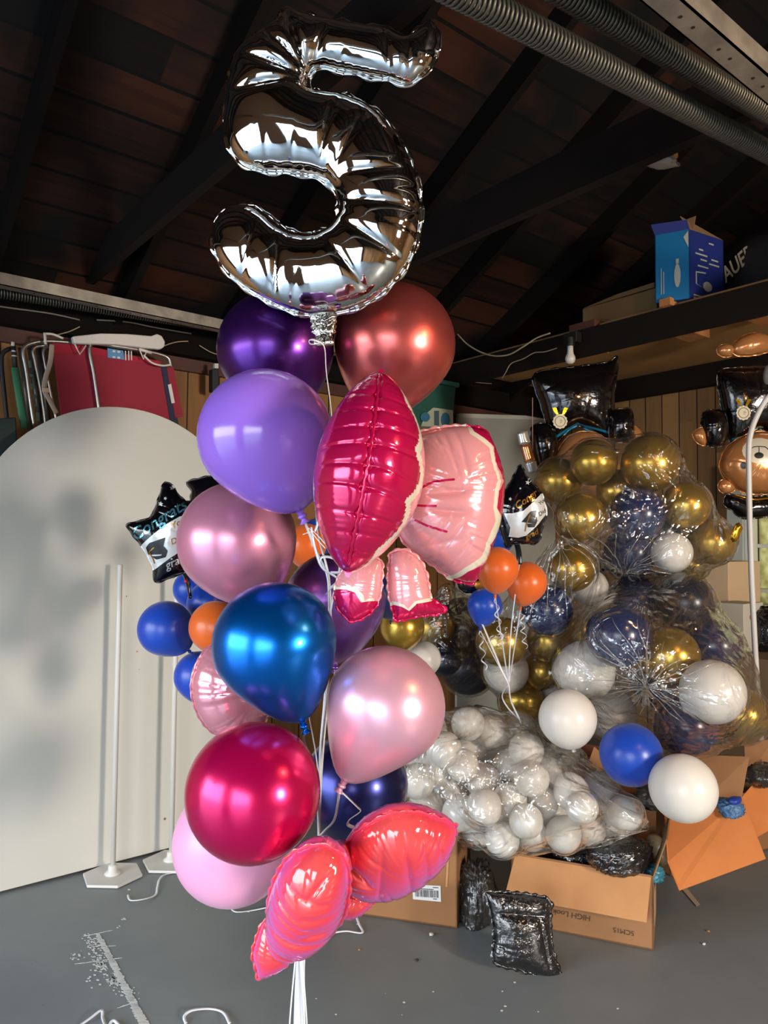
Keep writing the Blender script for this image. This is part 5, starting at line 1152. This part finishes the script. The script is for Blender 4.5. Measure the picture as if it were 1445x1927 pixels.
# middle open carton
A_, B_ = G(962, 1737), G(1230, 1790); fr_ = (B_-A_).normalized(); dep = Vector((-fr_.y, fr_.x, 0)); dep = dep if dep.dot(_F) > 0 else -dep
h_ = (EYE.z+ray(1233, 1652).z*depth_of(B_))-.0
t, A_, B_, C_, D_, up = carton('cardboard_box', A_, B_, dep*.34, h_, 'open cardboard box full of black wrapped bundles at the front right')
dF = 2.72
def uv_on(a, b, s, z, off=0): return a.lerp(b, s)+Vector((0, 0, z))-dep*off
fz = h_-.005
flap([uv_on(A_, B_, .03, fz, .004), uv_on(A_, B_, .985, fz, .004), uv_on(A_, B_, .96, fz-.135, .075), uv_on(A_, B_, -.02, fz-.135, .075)], M_cardi, t, 'front flap folded down')
flap([B_+up, C_+up, C_+up+Vector((0, 0, .17))+fr_*.06, B_+dep*.06+up+Vector((0, 0, .12))+fr_*.045], M_cardd, t, 'right flap standing up')
flap([A_+up, D_+up, D_+up+Vector((0, 0, .05))-fr_*.16, A_+up+Vector((0, 0, .03))-fr_*.16], M_card, t)
flap([D_+up, C_+up, C_+up+Vector((0, 0, .13))+dep*.07, D_+up+Vector((0, 0, .13))+dep*.07], M_card, t)
# upside-down marker writing on the front
ex_ = -(B_-A_).normalized(); ez_ = Vector((0, 0, -1))
ink = mat('marker ink', (62, 44, 30), .8)
flat_text('HIGH Look 2', A_.lerp(B_, .42)+Vector((0, 0, .075))-dep*.0015, ex_, ez_, .030, ink, t, .1, .001)
flat_text('5CM15', A_.lerp(B_, .80)+Vector((0, 0, .050))-dep*.0015, ex_, ez_, .026, ink, t, .0, .001)
# print on the right side
mb = MB()
for i in range(6): mb.slab([B_+dep*(.06+.02*i)+Vector((0, 0, .06))+fr_*.001, B_+dep*(.07+.02*i)+Vector((0, 0, .06))+fr_*.001, B_+dep*(.07+.02*i)+Vector((0, 0, .18))+fr_*.001, B_+dep*(.06+.02*i)+Vector((0, 0, .18))+fr_*.001], fr_*.0008)
mb.done('packing_tape', mat('pale tape', (190, 166, 140), .5), t)
# wrapped bundles inside and beside
M_blkp = mat('black vinyl in film', (20, 20, 21), .16, 0, bump=(26, .9, .02), Coat_Weight=1, Coat_Roughness=.06, Specular_IOR_Level=.7); M_blkg = mat('dark grey vinyl', (44, 42, 40), .22, 0, bump=(22, .9, .02), Coat_Weight=.8)
cB = (A_+B_+C_+D_)/4
def in_box(px, py, d): return P(px, py, d)
o = lumpy('wrapped_bundle', in_box(1165, 1610, 2.86), (.125, .085, .065), Matrix.Rotation(-.5, 3, 'Z'), M_blkp, None, 41, .07, 2.5, 5, folds=.22); tag(o, 'shiny black plastic bundle on top of the open box', 'bundle')
o = lumpy('wrapped_bundle', in_box(1085, 1612, 2.98), (.10, .08, .05), None, M_blkp, None, 42, .07, 2.5, 4, folds=.2); tag(o, 'shiny black plastic bundle behind the front one, under the bag of white balloons', 'bundle')
o = lumpy('wrapped_bundle', in_box(1235, 1600, 2.96), (.045, .05, .06), None, mat('tan wrapped stuff', (150, 128, 96), .3, 0, bump=(20, .8, .02), Coat_Weight=.7), None, 43, .08, 2.5, 4, folds=.2); tag(o, 'small tan plastic bundle against the right flap of the open box', 'bundle')
o = lumpy('wrapped_bundle', in_box(1228, 1645, 2.84), (.05, .04, .03), None, mat('teal wrap', (46, 120, 140), .3, 0, bump=(20, .8, .02), Coat_Weight=.7), None, 44, .10, 3.5, 4, folds=.5); tag(o, 'teal plastic packet at the front right corner of the open box', 'packet')
# packet standing in front of the box
p0 = G(1000, 1836); dpk = depth_of(p0)
pk = [(914, 1680), (960, 1682), (1030, 1692), (1034, 1720), (1036, 1780), (1056, 1840), (1020, 1836), (975, 1822), (930, 1810), (932, 1770), (926, 1720)]
pkp = Plane(985, 1760, dpk+.03, 8, -14)
o = foil('plastic_packet', pk, pkp, .045, [M_blkp], None, (), 2, (0, 5), 66, .5, 26, .6, .8, .010, .5, seed=50, fine=.002, creases=[(930, 1715, 1030, 1722, .5, .010), (1010, 1725, 1030, 1820, .25, .010), (940, 1740, 950, 1800, .2, .012)]); tag(o, 'clear packet of black vinyl standing on the floor in front of the open box', 'packet')
o = lumpy('plastic_packet', P(897, 1690, 2.98), (.075, .07, .14), Matrix.Rotation(.15, 3, 'Y'), M_blkg, None, 51, .09, 2.2, 5, zmin=.002, folds=.28); tag(o, 'crumpled dark plastic packet between the barcode box and the open box', 'packet')
# left box with the barcode
B2 = G(860, 1748); A2 = G(676, 1722); f2 = (B2-A2).normalized(); d2 = Vector((-f2.y, f2.x, 0)); d2 = d2 if d2.dot(_F) > 0 else -d2
A2 = B2-f2*.52
t2, A2, B2, C2, D2, up2 = carton('cardboard_box', A2, B2, d2*.36, .345, 'brown cardboard box with a white barcode label behind the coral balloon', m=mat('brown cardboard', (150, 106, 66), .85, var=(5, (138, 96, 58), .3, .7)))
mb = MB(); mb.slab([A2+up2, B2+up2, C2+up2, D2+up2], (0, 0, .004)); mb.done('lid', M_card, t2)
def onplane(px, py, p0, n): r = ray(px, py); return EYE+r*((p0-EYE).dot(n)/r.dot(n))
n2 = -d2
q = [onplane(x, y, A2+n2*.002, n2) for x, y in ((776, 1664), (829, 1667), (830, 1697), (777, 1692))]
mb = MB(); mb.slab(q, n2*.001); lb = mb.done('label_sticker', mat('white paper', (214, 212, 206), .6), t2)
mb = MB(); rg = random.Random(2); x = 0.10
while x < .92:
    w_ = rg.choice([.008, .014, .022]); f = lambda u, v: q[0]+(q[1]-q[0])*u+(q[3]-q[0])*v+n2*.0016
    mb.slab([f(x, .32), f(x+w_, .32), f(x+w_, .80), f(x, .80)], n2*.0003); x += w_+rg.choice([.008, .012, .02])
f = lambda u, v: q[0]+(q[1]-q[0])*u+(q[3]-q[0])*v+n2*.0016
for u, v, w_ in ((.05, .08, .28), (.72, .1, .2), (.2, .24, .55), (.72, .86, .14)): mb.slab([f(u, v), f(u+w_, v), f(u+w_, v+.05), f(u, v+.05)], n2*.0003)
mb.done('barcode', mat('black print ink', (40, 40, 40), .7), lb)
q = [onplane(x, y, A2+n2*.002, n2) for x, y in ((738, 1664), (758, 1667), (757, 1683), (738, 1680))]; mb = MB(); mb.slab(q, n2*.001); mb.done('blue_sticker', mat('blue sticker', (90, 160, 190), .6), t2)
# packing tape line
q = [onplane(x, y, A2+n2*.002, n2) for x, y in ((842, 1590), (846, 1590), (842, 1670), (838, 1668))]; mb = MB(); mb.slab(q, n2*.0006); mb.done('tape_edge', M_cardi, t2)
# right open cartons
A3, B3 = G(1262, 1650), G(1470, 1592); f3 = (B3-A3).normalized(); d3 = Vector((-f3.y, f3.x, 0)); d3 = d3 if d3.dot(_F) > 0 else -d3
M_cardo = mat('orange cardboard', (196, 118, 60), .85, var=(6, (184, 108, 52), .3, .7))
t3, A3, B3, C3_, D3, up3 = carton('cardboard_box', A3, B3, d3*.34, .30, 'open cardboard box at the right edge with its wide orange flap hanging toward us', m=mat('shaded cardboard', (140, 98, 62), .85))
# wide flap lies forward from the top edge down towards the floor
fa = [P(1250, 1532, 3.02), P(1396, 1500, 3.02), P(1441, 1616, 2.86), P(1278, 1676, 2.80), P(1256, 1622, 2.86)]
for v in fa: v.z = max(v.z, .02)
flap(fa, M_cardo, t3, 'wide orange flap torn along its edge')
flap([P(1396, 1500, 3.04), P(1455, 1430, 3.2), P(1480, 1545, 3.05), P(1425, 1575, 2.96)], M_cardo, t3, 'second orange flap at the right edge')
flap([P(1298, 1420, 3.18), P(1410, 1424, 3.1), P(1396, 1500, 3.04), P(1330, 1500, 3.06)], M_card, t3, 'brown flap standing up behind the white balloon')
flap([P(1400, 1400, 3.3), P(1455, 1390, 3.3), P(1455, 1440, 3.25), P(1404, 1470, 3.2)], M_card, t3)
# box behind the loose balloons
A4, B4 = G(1062, 1575), G(1178, 1600); f4 = (B4-A4).normalized(); d4 = Vector((-f4.y, f4.x, 0)); d4 = d4 if d4.dot(_F) > 0 else -d4
t4, A4, B4, C4, D4, up4 = carton('cardboard_box', A4+d4*.02, B4+d4*.02, d4*.24, .42, 'brown cardboard box behind the blue loose balloon', m=mat('red brown cardboard', (124, 74, 50), .85))
flap([P(1118, 1405, 3.12), P(1200, 1475, 3.1), P(1190, 1510, 3.05), P(1105, 1440, 3.1)], M_card, t4)
o = lumpy('wrapped_bundle', P(1375, 1520, 2.97), (.05, .05, .035), None, mat('blue wrap', (70, 110, 150), .35, 0, bump=(20, .8, .02)), None, 45, .12, 3.5, 4, folds=.5); tag(o, 'pale blue plastic bundle beside the large white balloon', 'bundle')
o = lumpy('wrapped_bundle', P(1383, 1506, 2.94), (.035, .02, .014), None, mat('deep blue wrap', (30, 60, 150), .35), None, 46, .08, 2.5, 3, folds=.15); tag(o, 'small deep blue packet on the pale blue bundle', 'packet')
o = lumpy('wrapped_bundle', P(1432, 1460, 3.1), (.08, .06, .05), None, M_blkg, None, 47, .08, 2.5, 4, folds=.25); tag(o, 'dark plastic bundle at the right edge between cardboard flaps', 'bundle')
o = lumpy('wrapped_bundle', P(1225, 1500, 2.98), (.07, .06, .05), None, M_blkg, None, 48, .08, 2.5, 4, folds=.25); tag(o, 'dark plastic bundle behind the tail of the white balloon bag', 'bundle')
# strip of tape on the floor
mb = MB(); mb.slab([G(1282, 1672, .003), G(1290, 1668, .003), G(1317, 1702, .003), G(1311, 1706, .003)], (0, 0, .001)); tag(mb.done('tape_scrap', mat('pale tape', (190, 166, 140), .5)), 'curled strip of pale tape on the floor under the orange flap', 'tape')

# ================================================================== BACK RIGHT: bears, bottle, arch, shelf things
M_bear = foilm('tan foil', (206, 140, 84), .2, .45, 30, .003); M_bcr = mat('cream print', (220, 210, 190), .3, .1); M_blt = mat('blue trim print', (30, 130, 170), .3, .3); M_bke = mat('eye print', (24, 20, 20), .3)
M_gown = mat('black gown foil', (16, 13, 14), .16, .3, bump=(22, .6, .008), Coat_Weight=.8, Coat_Roughness=.08)
M_gldf = foilm('gold foil', (236, 180, 40), .12, .9)
def bear(root_px, d, ox, oy, label, body, trim, sl, paw, head, headprints, medal, seed, extra=None):
    t = empty('bear_balloon', P(*root_px, d), label, 'balloon')
    pb = Plane(root_px[0], root_px[1], d, 0, 0)
    sp_ = [Vector((x, y, 0)) for x, y in trim]; tr = stroke_poly(trim, 4.2)
    b_, hb = foil('gown', body, pb, .11, [M_gown, M_blt], t, [([tuple(p) for p in tr], 1, 0)], 3, (), 70, .22, 18, .5, 1, .008, .5, seed=seed, ret=True)
    for i, s in enumerate(sl): foil('sleeve', s, Plane(s[0][0], s[0][1], d-.05, 0, 0), .07, [M_gown], t, (), 3, (), 36, .25, 10, .5, 1, .005, .5, seed=seed+i+1)
    for i, s in enumerate(paw): foil('paw', s, Plane(s[0][0], s[0][1], d-.07, 0, 0), .035, [M_bear], t, (), 3, (), 26, .3, 8, .5, 1, .004, .5, seed=seed+5+i)
    hd, hh = foil('head', head, Plane(root_px[0], root_px[1], d-.04, 0, 0), .12, [M_bear, M_bcr, M_bke], t, headprints, 3, (), 70, .18, 16, .5, 1, .006, .5, seed=seed+9, ret=True)
    if medal:
        mx_, my_ = medal; c = P(mx_, my_, d-.115); mb = MB(); k = 36
        mb.slab([c+_R*(.038*(1+.05*math.cos(12*a))*math.cos(a))+_U*(.038*(1+.05*math.cos(12*a))*math.sin(a)) for a in [2*PI*i/72 for i in range(72)]], _F*.006); md = mb.done('medal', mat('cream rosette', (212, 198, 166), .5), t)
        mb = MB(); 
        for r_0 in (.026, .0275): mb.tube([c-_F*.001+_R*r_0*math.cos(a)+_U*r_0*math.sin(a) for a in [2*PI*i/32 for i in range(33)]], .0007, 5)
        for yy, ww in ((.007, .022), (.0, .030), (-.007, .020)): mb.box(c-_F*.001+_U*yy, (.001, ww, .0016), Matrix.Rotation(0, 3, 'Z'))
        mb.done('print', mat('brown fine print', (110, 90, 60), .6), md)
        mb = MB()
        for s in (-1, 1): mb.slab([c+_U*.034+_R*s*.008, c+_U*.075+_R*s*.022, c+_U*.070+_R*s*.042, c+_U*.040+_R*s*.024], _F*.003)
        mb.done('gold_ribbon', M_gldf, md)
    return t
# left bear (upside down, its head behind the bag)
bear((1085, 760), 4.05, 0, 0, 'upside-down black gowned bear foil balloon hanging behind the upper clear bag',
     [(1003, 710), (1030, 697), (1090, 690), (1145, 682), (1160, 672), (1160, 700), (1154, 745), (1152, 790), (1148, 822), (1115, 812), (1085, 800), (1060, 818), (1045, 832), (1030, 800), (1018, 760)],
     [(1044, 824), (1065, 810), (1087, 797), (1116, 806), (1147, 815)],
     [[(1150, 775), (1172, 769), (1188, 772), (1192, 800), (1188, 828), (1165, 832), (1148, 826), (1146, 800)], [(1000, 805), (1020, 797), (1038, 802), (1048, 828), (1046, 856), (1028, 880), (1012, 878), (1000, 845)]],
     [[(1190, 803), (1202, 808), (1211, 822), (1208, 832), (1192, 831)]],
     [(1050, 848), (1070, 822), (1100, 812), (1130, 820), (1152, 845), (1165, 880), (1158, 915), (1110, 940), (1060, 925), (1035, 890)],
     [([(1085, 850), (1115, 842), (1135, 856), (1120, 872), (1088, 870)], 1, 3)], (1054, 793), 60)
# right bear
HB = [(1362, 850), (1385, 828), (1425, 812), (1465, 822), (1495, 850), (1500, 885), (1480, 915), (1440, 930), (1395, 925), (1368, 905), (1354, 880)]
def ell(cx_, cy_, rx_, ry_, n=18): return [(cx_+rx_*math.cos(2*PI*i/n), cy_+ry_*math.sin(2*PI*i/n)) for i in range(n)]
t = bear((1425, 790), 4.05, 0, 0, 'upside-down bear foil balloon with its face showing at the right edge',
     [(1352, 700), (1390, 692), (1440, 690), (1500, 690), (1505, 740), (1502, 800), (1470, 822), (1440, 812), (1425, 806), (1400, 822), (1376, 834), (1364, 800), (1356, 750)],
     [(1374, 828), (1400, 822), (1426, 810), (1450, 818), (1478, 826)],
     [[(1324, 777), (1345, 771), (1362, 776), (1368, 806), (1362, 836), (1340, 841), (1326, 832), (1320, 805)]],
     [[(1321, 805), (1327, 822), (1326, 838), (1312, 833), (1303, 818), (1310, 810)]],
     HB, [(ell(1429, 848, 33, 24), 1, 0), (ell(1428, 857, 9, 6), 2, 0), (ell(1399, 876, 6.5, 7), 2, 0), (ell(1455, 874, 6.5, 7), 2, 0), (stroke_poly([(1428, 852), (1428, 841)], 1.6).tolist(), 2, 0), (stroke_poly([(1412, 845), (1418, 841), (1428, 840), (1440, 841), (1446, 846)], 1.8).tolist(), 2, 0)], (1399, 777), 80)
foil('cap', [(1368, 930), (1400, 935), (1460, 932), (1500, 930), (1500, 968), (1450, 972), (1425, 974), (1395, 975), (1380, 962), (1362, 950)], Plane(1430, 950, 4.0, 0, 0), .06, [M_gown], t, (), 2, (), 40, .25, 14, .5, 1, .006, .5, seed=90)
foil('ear', ell(1368, 915, 17, 14, 12), Plane(1368, 915, 4.02, 0, 0), .03, [M_bear], t, (), 2, (), 24, .3, 8, .5, 1, .004, .5, seed=91)
foil('foot', ell(1366, 660, 17, 12, 12), Plane(1366, 660, 4.0, 0, 0), .04, [M_bear], t, (), 2, (), 24, .3, 8, .5, 1, .004, .5, seed=92)
foil('foot', [(1376, 655), (1392, 636), (1420, 627), (1450, 634), (1462, 650), (1440, 664), (1405, 670), (1384, 668)], Plane(1415, 650, 3.98, 0, 0), .06, [M_bear], t, (), 3, (), 30, .25, 10, .5, 1, .005, .5, seed=93)
mb = MB(); mb.tube(spline([P(1382, 931, 3.95), P(1420, 940, 3.94), P(1455, 936, 3.95)], 6), .004, 8); mb.done('gold_band', M_gldf, t, True)
# champagne bottle foil
t = empty('bottle_balloon', P(995, 850, 3.9), 'small upside-down rose gold bottle foil balloon beside the left bear', 'balloon')
M_rg = foilm('rose gold foil', (204, 140, 96), .16, .7); M_sf = foilm('pale silver foil', (200, 198, 192), .18, .6)
def seg_tube(name, a, c, r0, r1, m, parent): mb = MB(); a, c = Vector(a), Vector(c); mb.tube([a.lerp(c, i/10) for i in range(11)], [(r0+(r1-r0)*i/10)*(1 if 0 < i < 10 else .7) for i in range(11)], 20, flat=.7, up=tuple(_F)); return mb.done(name, m, parent, True)
seg_tube('foil_cap', P(982, 812, 3.9), P(988, 836, 3.9), .030, .032, M_sf, t); seg_tube('neck', P(988, 835, 3.9), P(998, 870, 3.9), .027, .030, M_rg, t); seg_tube('body', P(997, 868, 3.9), P(1003, 889, 3.9), .034, .028, M_sf, t)
mb = MB(); mb.tube([P(1002, 748+i*8, 3.92) for i in range(0, 16)], .0022, 5); mb.done('ribbon', mat('pinkish string', (170, 130, 120), .6), t, True)
# gold foil knot at the right of the upper bag
o = lumpy('foil_weight', P(1385, 1003, 3.2), (.018, .018, .045), Matrix.Rotation(.4, 3, 'X'), M_gldf, None, 95, .12, 2, 3, folds=.2); tag(o, 'small gold foil tip sticking out of the upper clear bag', 'foil tip')
# white tube arch at the right edge
t = empty('arch_frame', G(1442, 1560), 'thin white tubular arch frame standing at the right edge', 'frame')
dA = 3.42
mb = MB(); mb.tube(spline([P(1500, 700, dA), P(1470, 728, dA), P(1445, 748, dA), (P(1428, 775, dA)), P(1414, 810, dA), P(1409, 850, dA), P(1410, 950, dA), P(1413, 1060, dA), P(1417, 1150, dA), P(1423, 1260, dA), P(1432, 1400, dA), P(1442, 1545, dA)], 8), .0125, 14); mb.done('tube', M_wp, t, True)
mb = MB(); mb.lathe([(.02, 0), (.045, .0), (.045, .02), (.02, .03)], Matrix.Translation(P(1445, 705, dA)) @ rot_to(_R), 20); mb.done('hub', M_wp, t, True)
# white board leaning at the back
wb = [onY(862, 778, LY-.06), onY(1030, 800, LY-.06), onY(1030, 1120, LY-.06), onY(862, 1120, LY-.06)]
mb = MB(); mb.slab([(wb[0].x, LY-.06, .0), (wb[1].x+.1, LY-.06, .0), (wb[1].x+.1, LY-.06, wb[1].z+.08), (wb[0].x, LY-.06, wb[0].z)], (0, .02, 0)); o = mb.done('white_board', mat('white melamine', (170, 168, 158), .5)); tag(o, 'plain white board leaning on the side wall behind the pink bow', 'board')
mb = MB(); mb.slab([(wb[0].x, LY-.066, wb[0].z-.03), (wb[1].x+.1, LY-.066, wb[1].z+.05), (wb[1].x+.1, LY-.066, wb[1].z+.08), (wb[0].x, LY-.066, wb[0].z)], (0, .006, 0)); mb.done('edge_strip', M_white, o)
# teal storage bin on a high shelf
z_ = onY(800, 806, 3.55).z
m_teal = mat('teal translucent plastic', (44, 96, 84), .4, 0, Alpha=.9)
xa, xb = onY(720, 760, 3.55).x, onY(858, 760, 3.55).x
t = empty('storage_bin', ((xa+xb)/2, 3.7, z_), 'teal translucent storage bin with papers inside, high behind the copper balloon', 'bin')
zt = onY(845, 726, 3.55).z; mb = MB(); mb.slab([(xa+.03, 3.55, z_), (xb-.03, 3.55, z_), (xb, 3.55, zt), (xa, 3.55, zt)], (0, .3, 0)); mb.done('body', m_teal, t, bevel=.01)
mb = MB(); mb.bb((xa-.02, 3.535, zt), (xb+.02, 3.87, zt+.03)); mb.done('lid', m_teal, t, bevel=.006)
mb = MB(); q = [onY(x, y, 3.545) for x, y in ((800, 780), (815, 767), (852, 772), (853, 806), (792, 802))]; mb.slab(q, (0, -.001, 0)); pp = mb.done('paper_sheet', mat('pale green paper', (176, 180, 156), .6), t)
mb = MB(); q = [onY(x, y, 3.542) for x, y in ell(838, 790, 8.5, 14, 14)]; mb.slab(q, (0, -.001, 0)); mb.done('emblem', mat('blue emblem', (50, 110, 140), .6), pp); mb = MB(); q = [onY(x, y, 3.542) for x, y in ell(800, 785, 9, 9, 12)]; mb.slab(q, (0, -.001, 0)); mb.done('emblem', mat('blue emblem', (50, 110, 140), .6), pp)
mb = MB(); q = [onY(x, y, 3.542) for x, y in ((817, 773), (826, 773), (826, 801), (817, 800))]; mb.slab(q, (0, -.001, 0)); mb.done('text_block', mat('slate print', (70, 88, 96), .6), pp)
mb = MB(); mb.bb((onY(620, 800, 3.5).x, 3.5, z_-.03), (xb+.06, LY, z_-.002)); tag(mb.done('wall_shelf', mat('grey shelf', (96, 90, 84), .7)), 'grey wall shelf carrying the teal bin', 'shelf')
# right background: painted cabinet / cartons near the window
mb = MB(); a, c = onX(1376, 970, 4.95), onX(1412, 1190, 4.95)
mb.bb((4.93, 2.36, .9), (4.995, a.y+.02, 2.05)); o = mb.done('wall_panel', mat('pale painted board', (176, 182, 176), .5)); tag(o, 'pale painted board on the back wall left of the window', 'board')
mb = MB(); mb.tube([Vector((4.92, 2.5, 1.42)), Vector((4.90, 2.5, 1.38)), Vector((4.90, 2.5, 1.20)), Vector((4.92, 2.5, 1.16))], .018, 10); mb.done('handle', M_white, o, True)
def boxat(name, x0, x1, pxa, pxb, pyt, pyb, m, label, cat, bevel=.004, zb=None):
    a, c = onX(pxa, pyt, x0), onX(pxb, pyb, x0); mb = MB(); mb.bb((x0, c.y, c.z if zb is None else zb), (x1, a.y, a.z)); return tag(mb.done(name, m, bevel=bevel), label, cat)
tb = boxat('work_table', 3.9, 4.9, 1225, 1500, 1215, 1260, mat('table wood', (120, 100, 76), .6), 'low wooden table against the back wall behind the clear bags', 'table', zb=.0)
ztab = onX(1225, 1215, 3.9).z
o = boxat('cardboard_box', 4.3, 4.7, 1290, 1372, 1055, 1215, mat('beige carton', (206, 176, 140), .7), 'beige carton with a purple mark behind the right of the clear bags', 'box', zb=ztab+.001)
q = [onX(x, y, 4.297) for x, y in ((1331, 1106), (1342, 1106), (1342, 1124), (1331, 1124))]; mb = MB(); mb.slab(q, (-.001, 0, 0)); mb.done('purple_mark', mat('purple print', (136, 108, 180), .6), o)
o = boxat('cardboard_box', 4.05, 4.28, 1345, 1400, 1133, 1215, mat('white carton', (196, 190, 174), .7), 'small white carton beside the dark bin bags near the window', 'box', zb=ztab+.001)
o = lumpy('bin_bag', onX(1440, 1195, 4.3), (.14, .17, .17), None, mat('black bin bag plastic', (18, 18, 20), .2, 0, bump=(16, .9, .03), Coat_Weight=.8), None, 97, .07, 2.4, 5, folds=.2, zmin=ztab+.002); tag(o, 'black plastic bin bag below the window at the right edge', 'bag')
mb = MB(); mb.tube([onX(1402, 1148, 4.12), onX(1414, 1165, 4.12)], .006, 8); tag(mb.done('marker_pen', mat('red pen', (220, 90, 70), .4)), 'short red stick poking out by the black bin bag', 'pen')
mb = MB(); a = onX(1418, 1110, 4.9); mb.bb((4.85, 1.55, a.z-.01), (4.99, a.y, a.z+.01)); tag(mb.done('window_sill', M_white), 'white window sill at the right edge', 'window sill')
print('DEPTH OK')
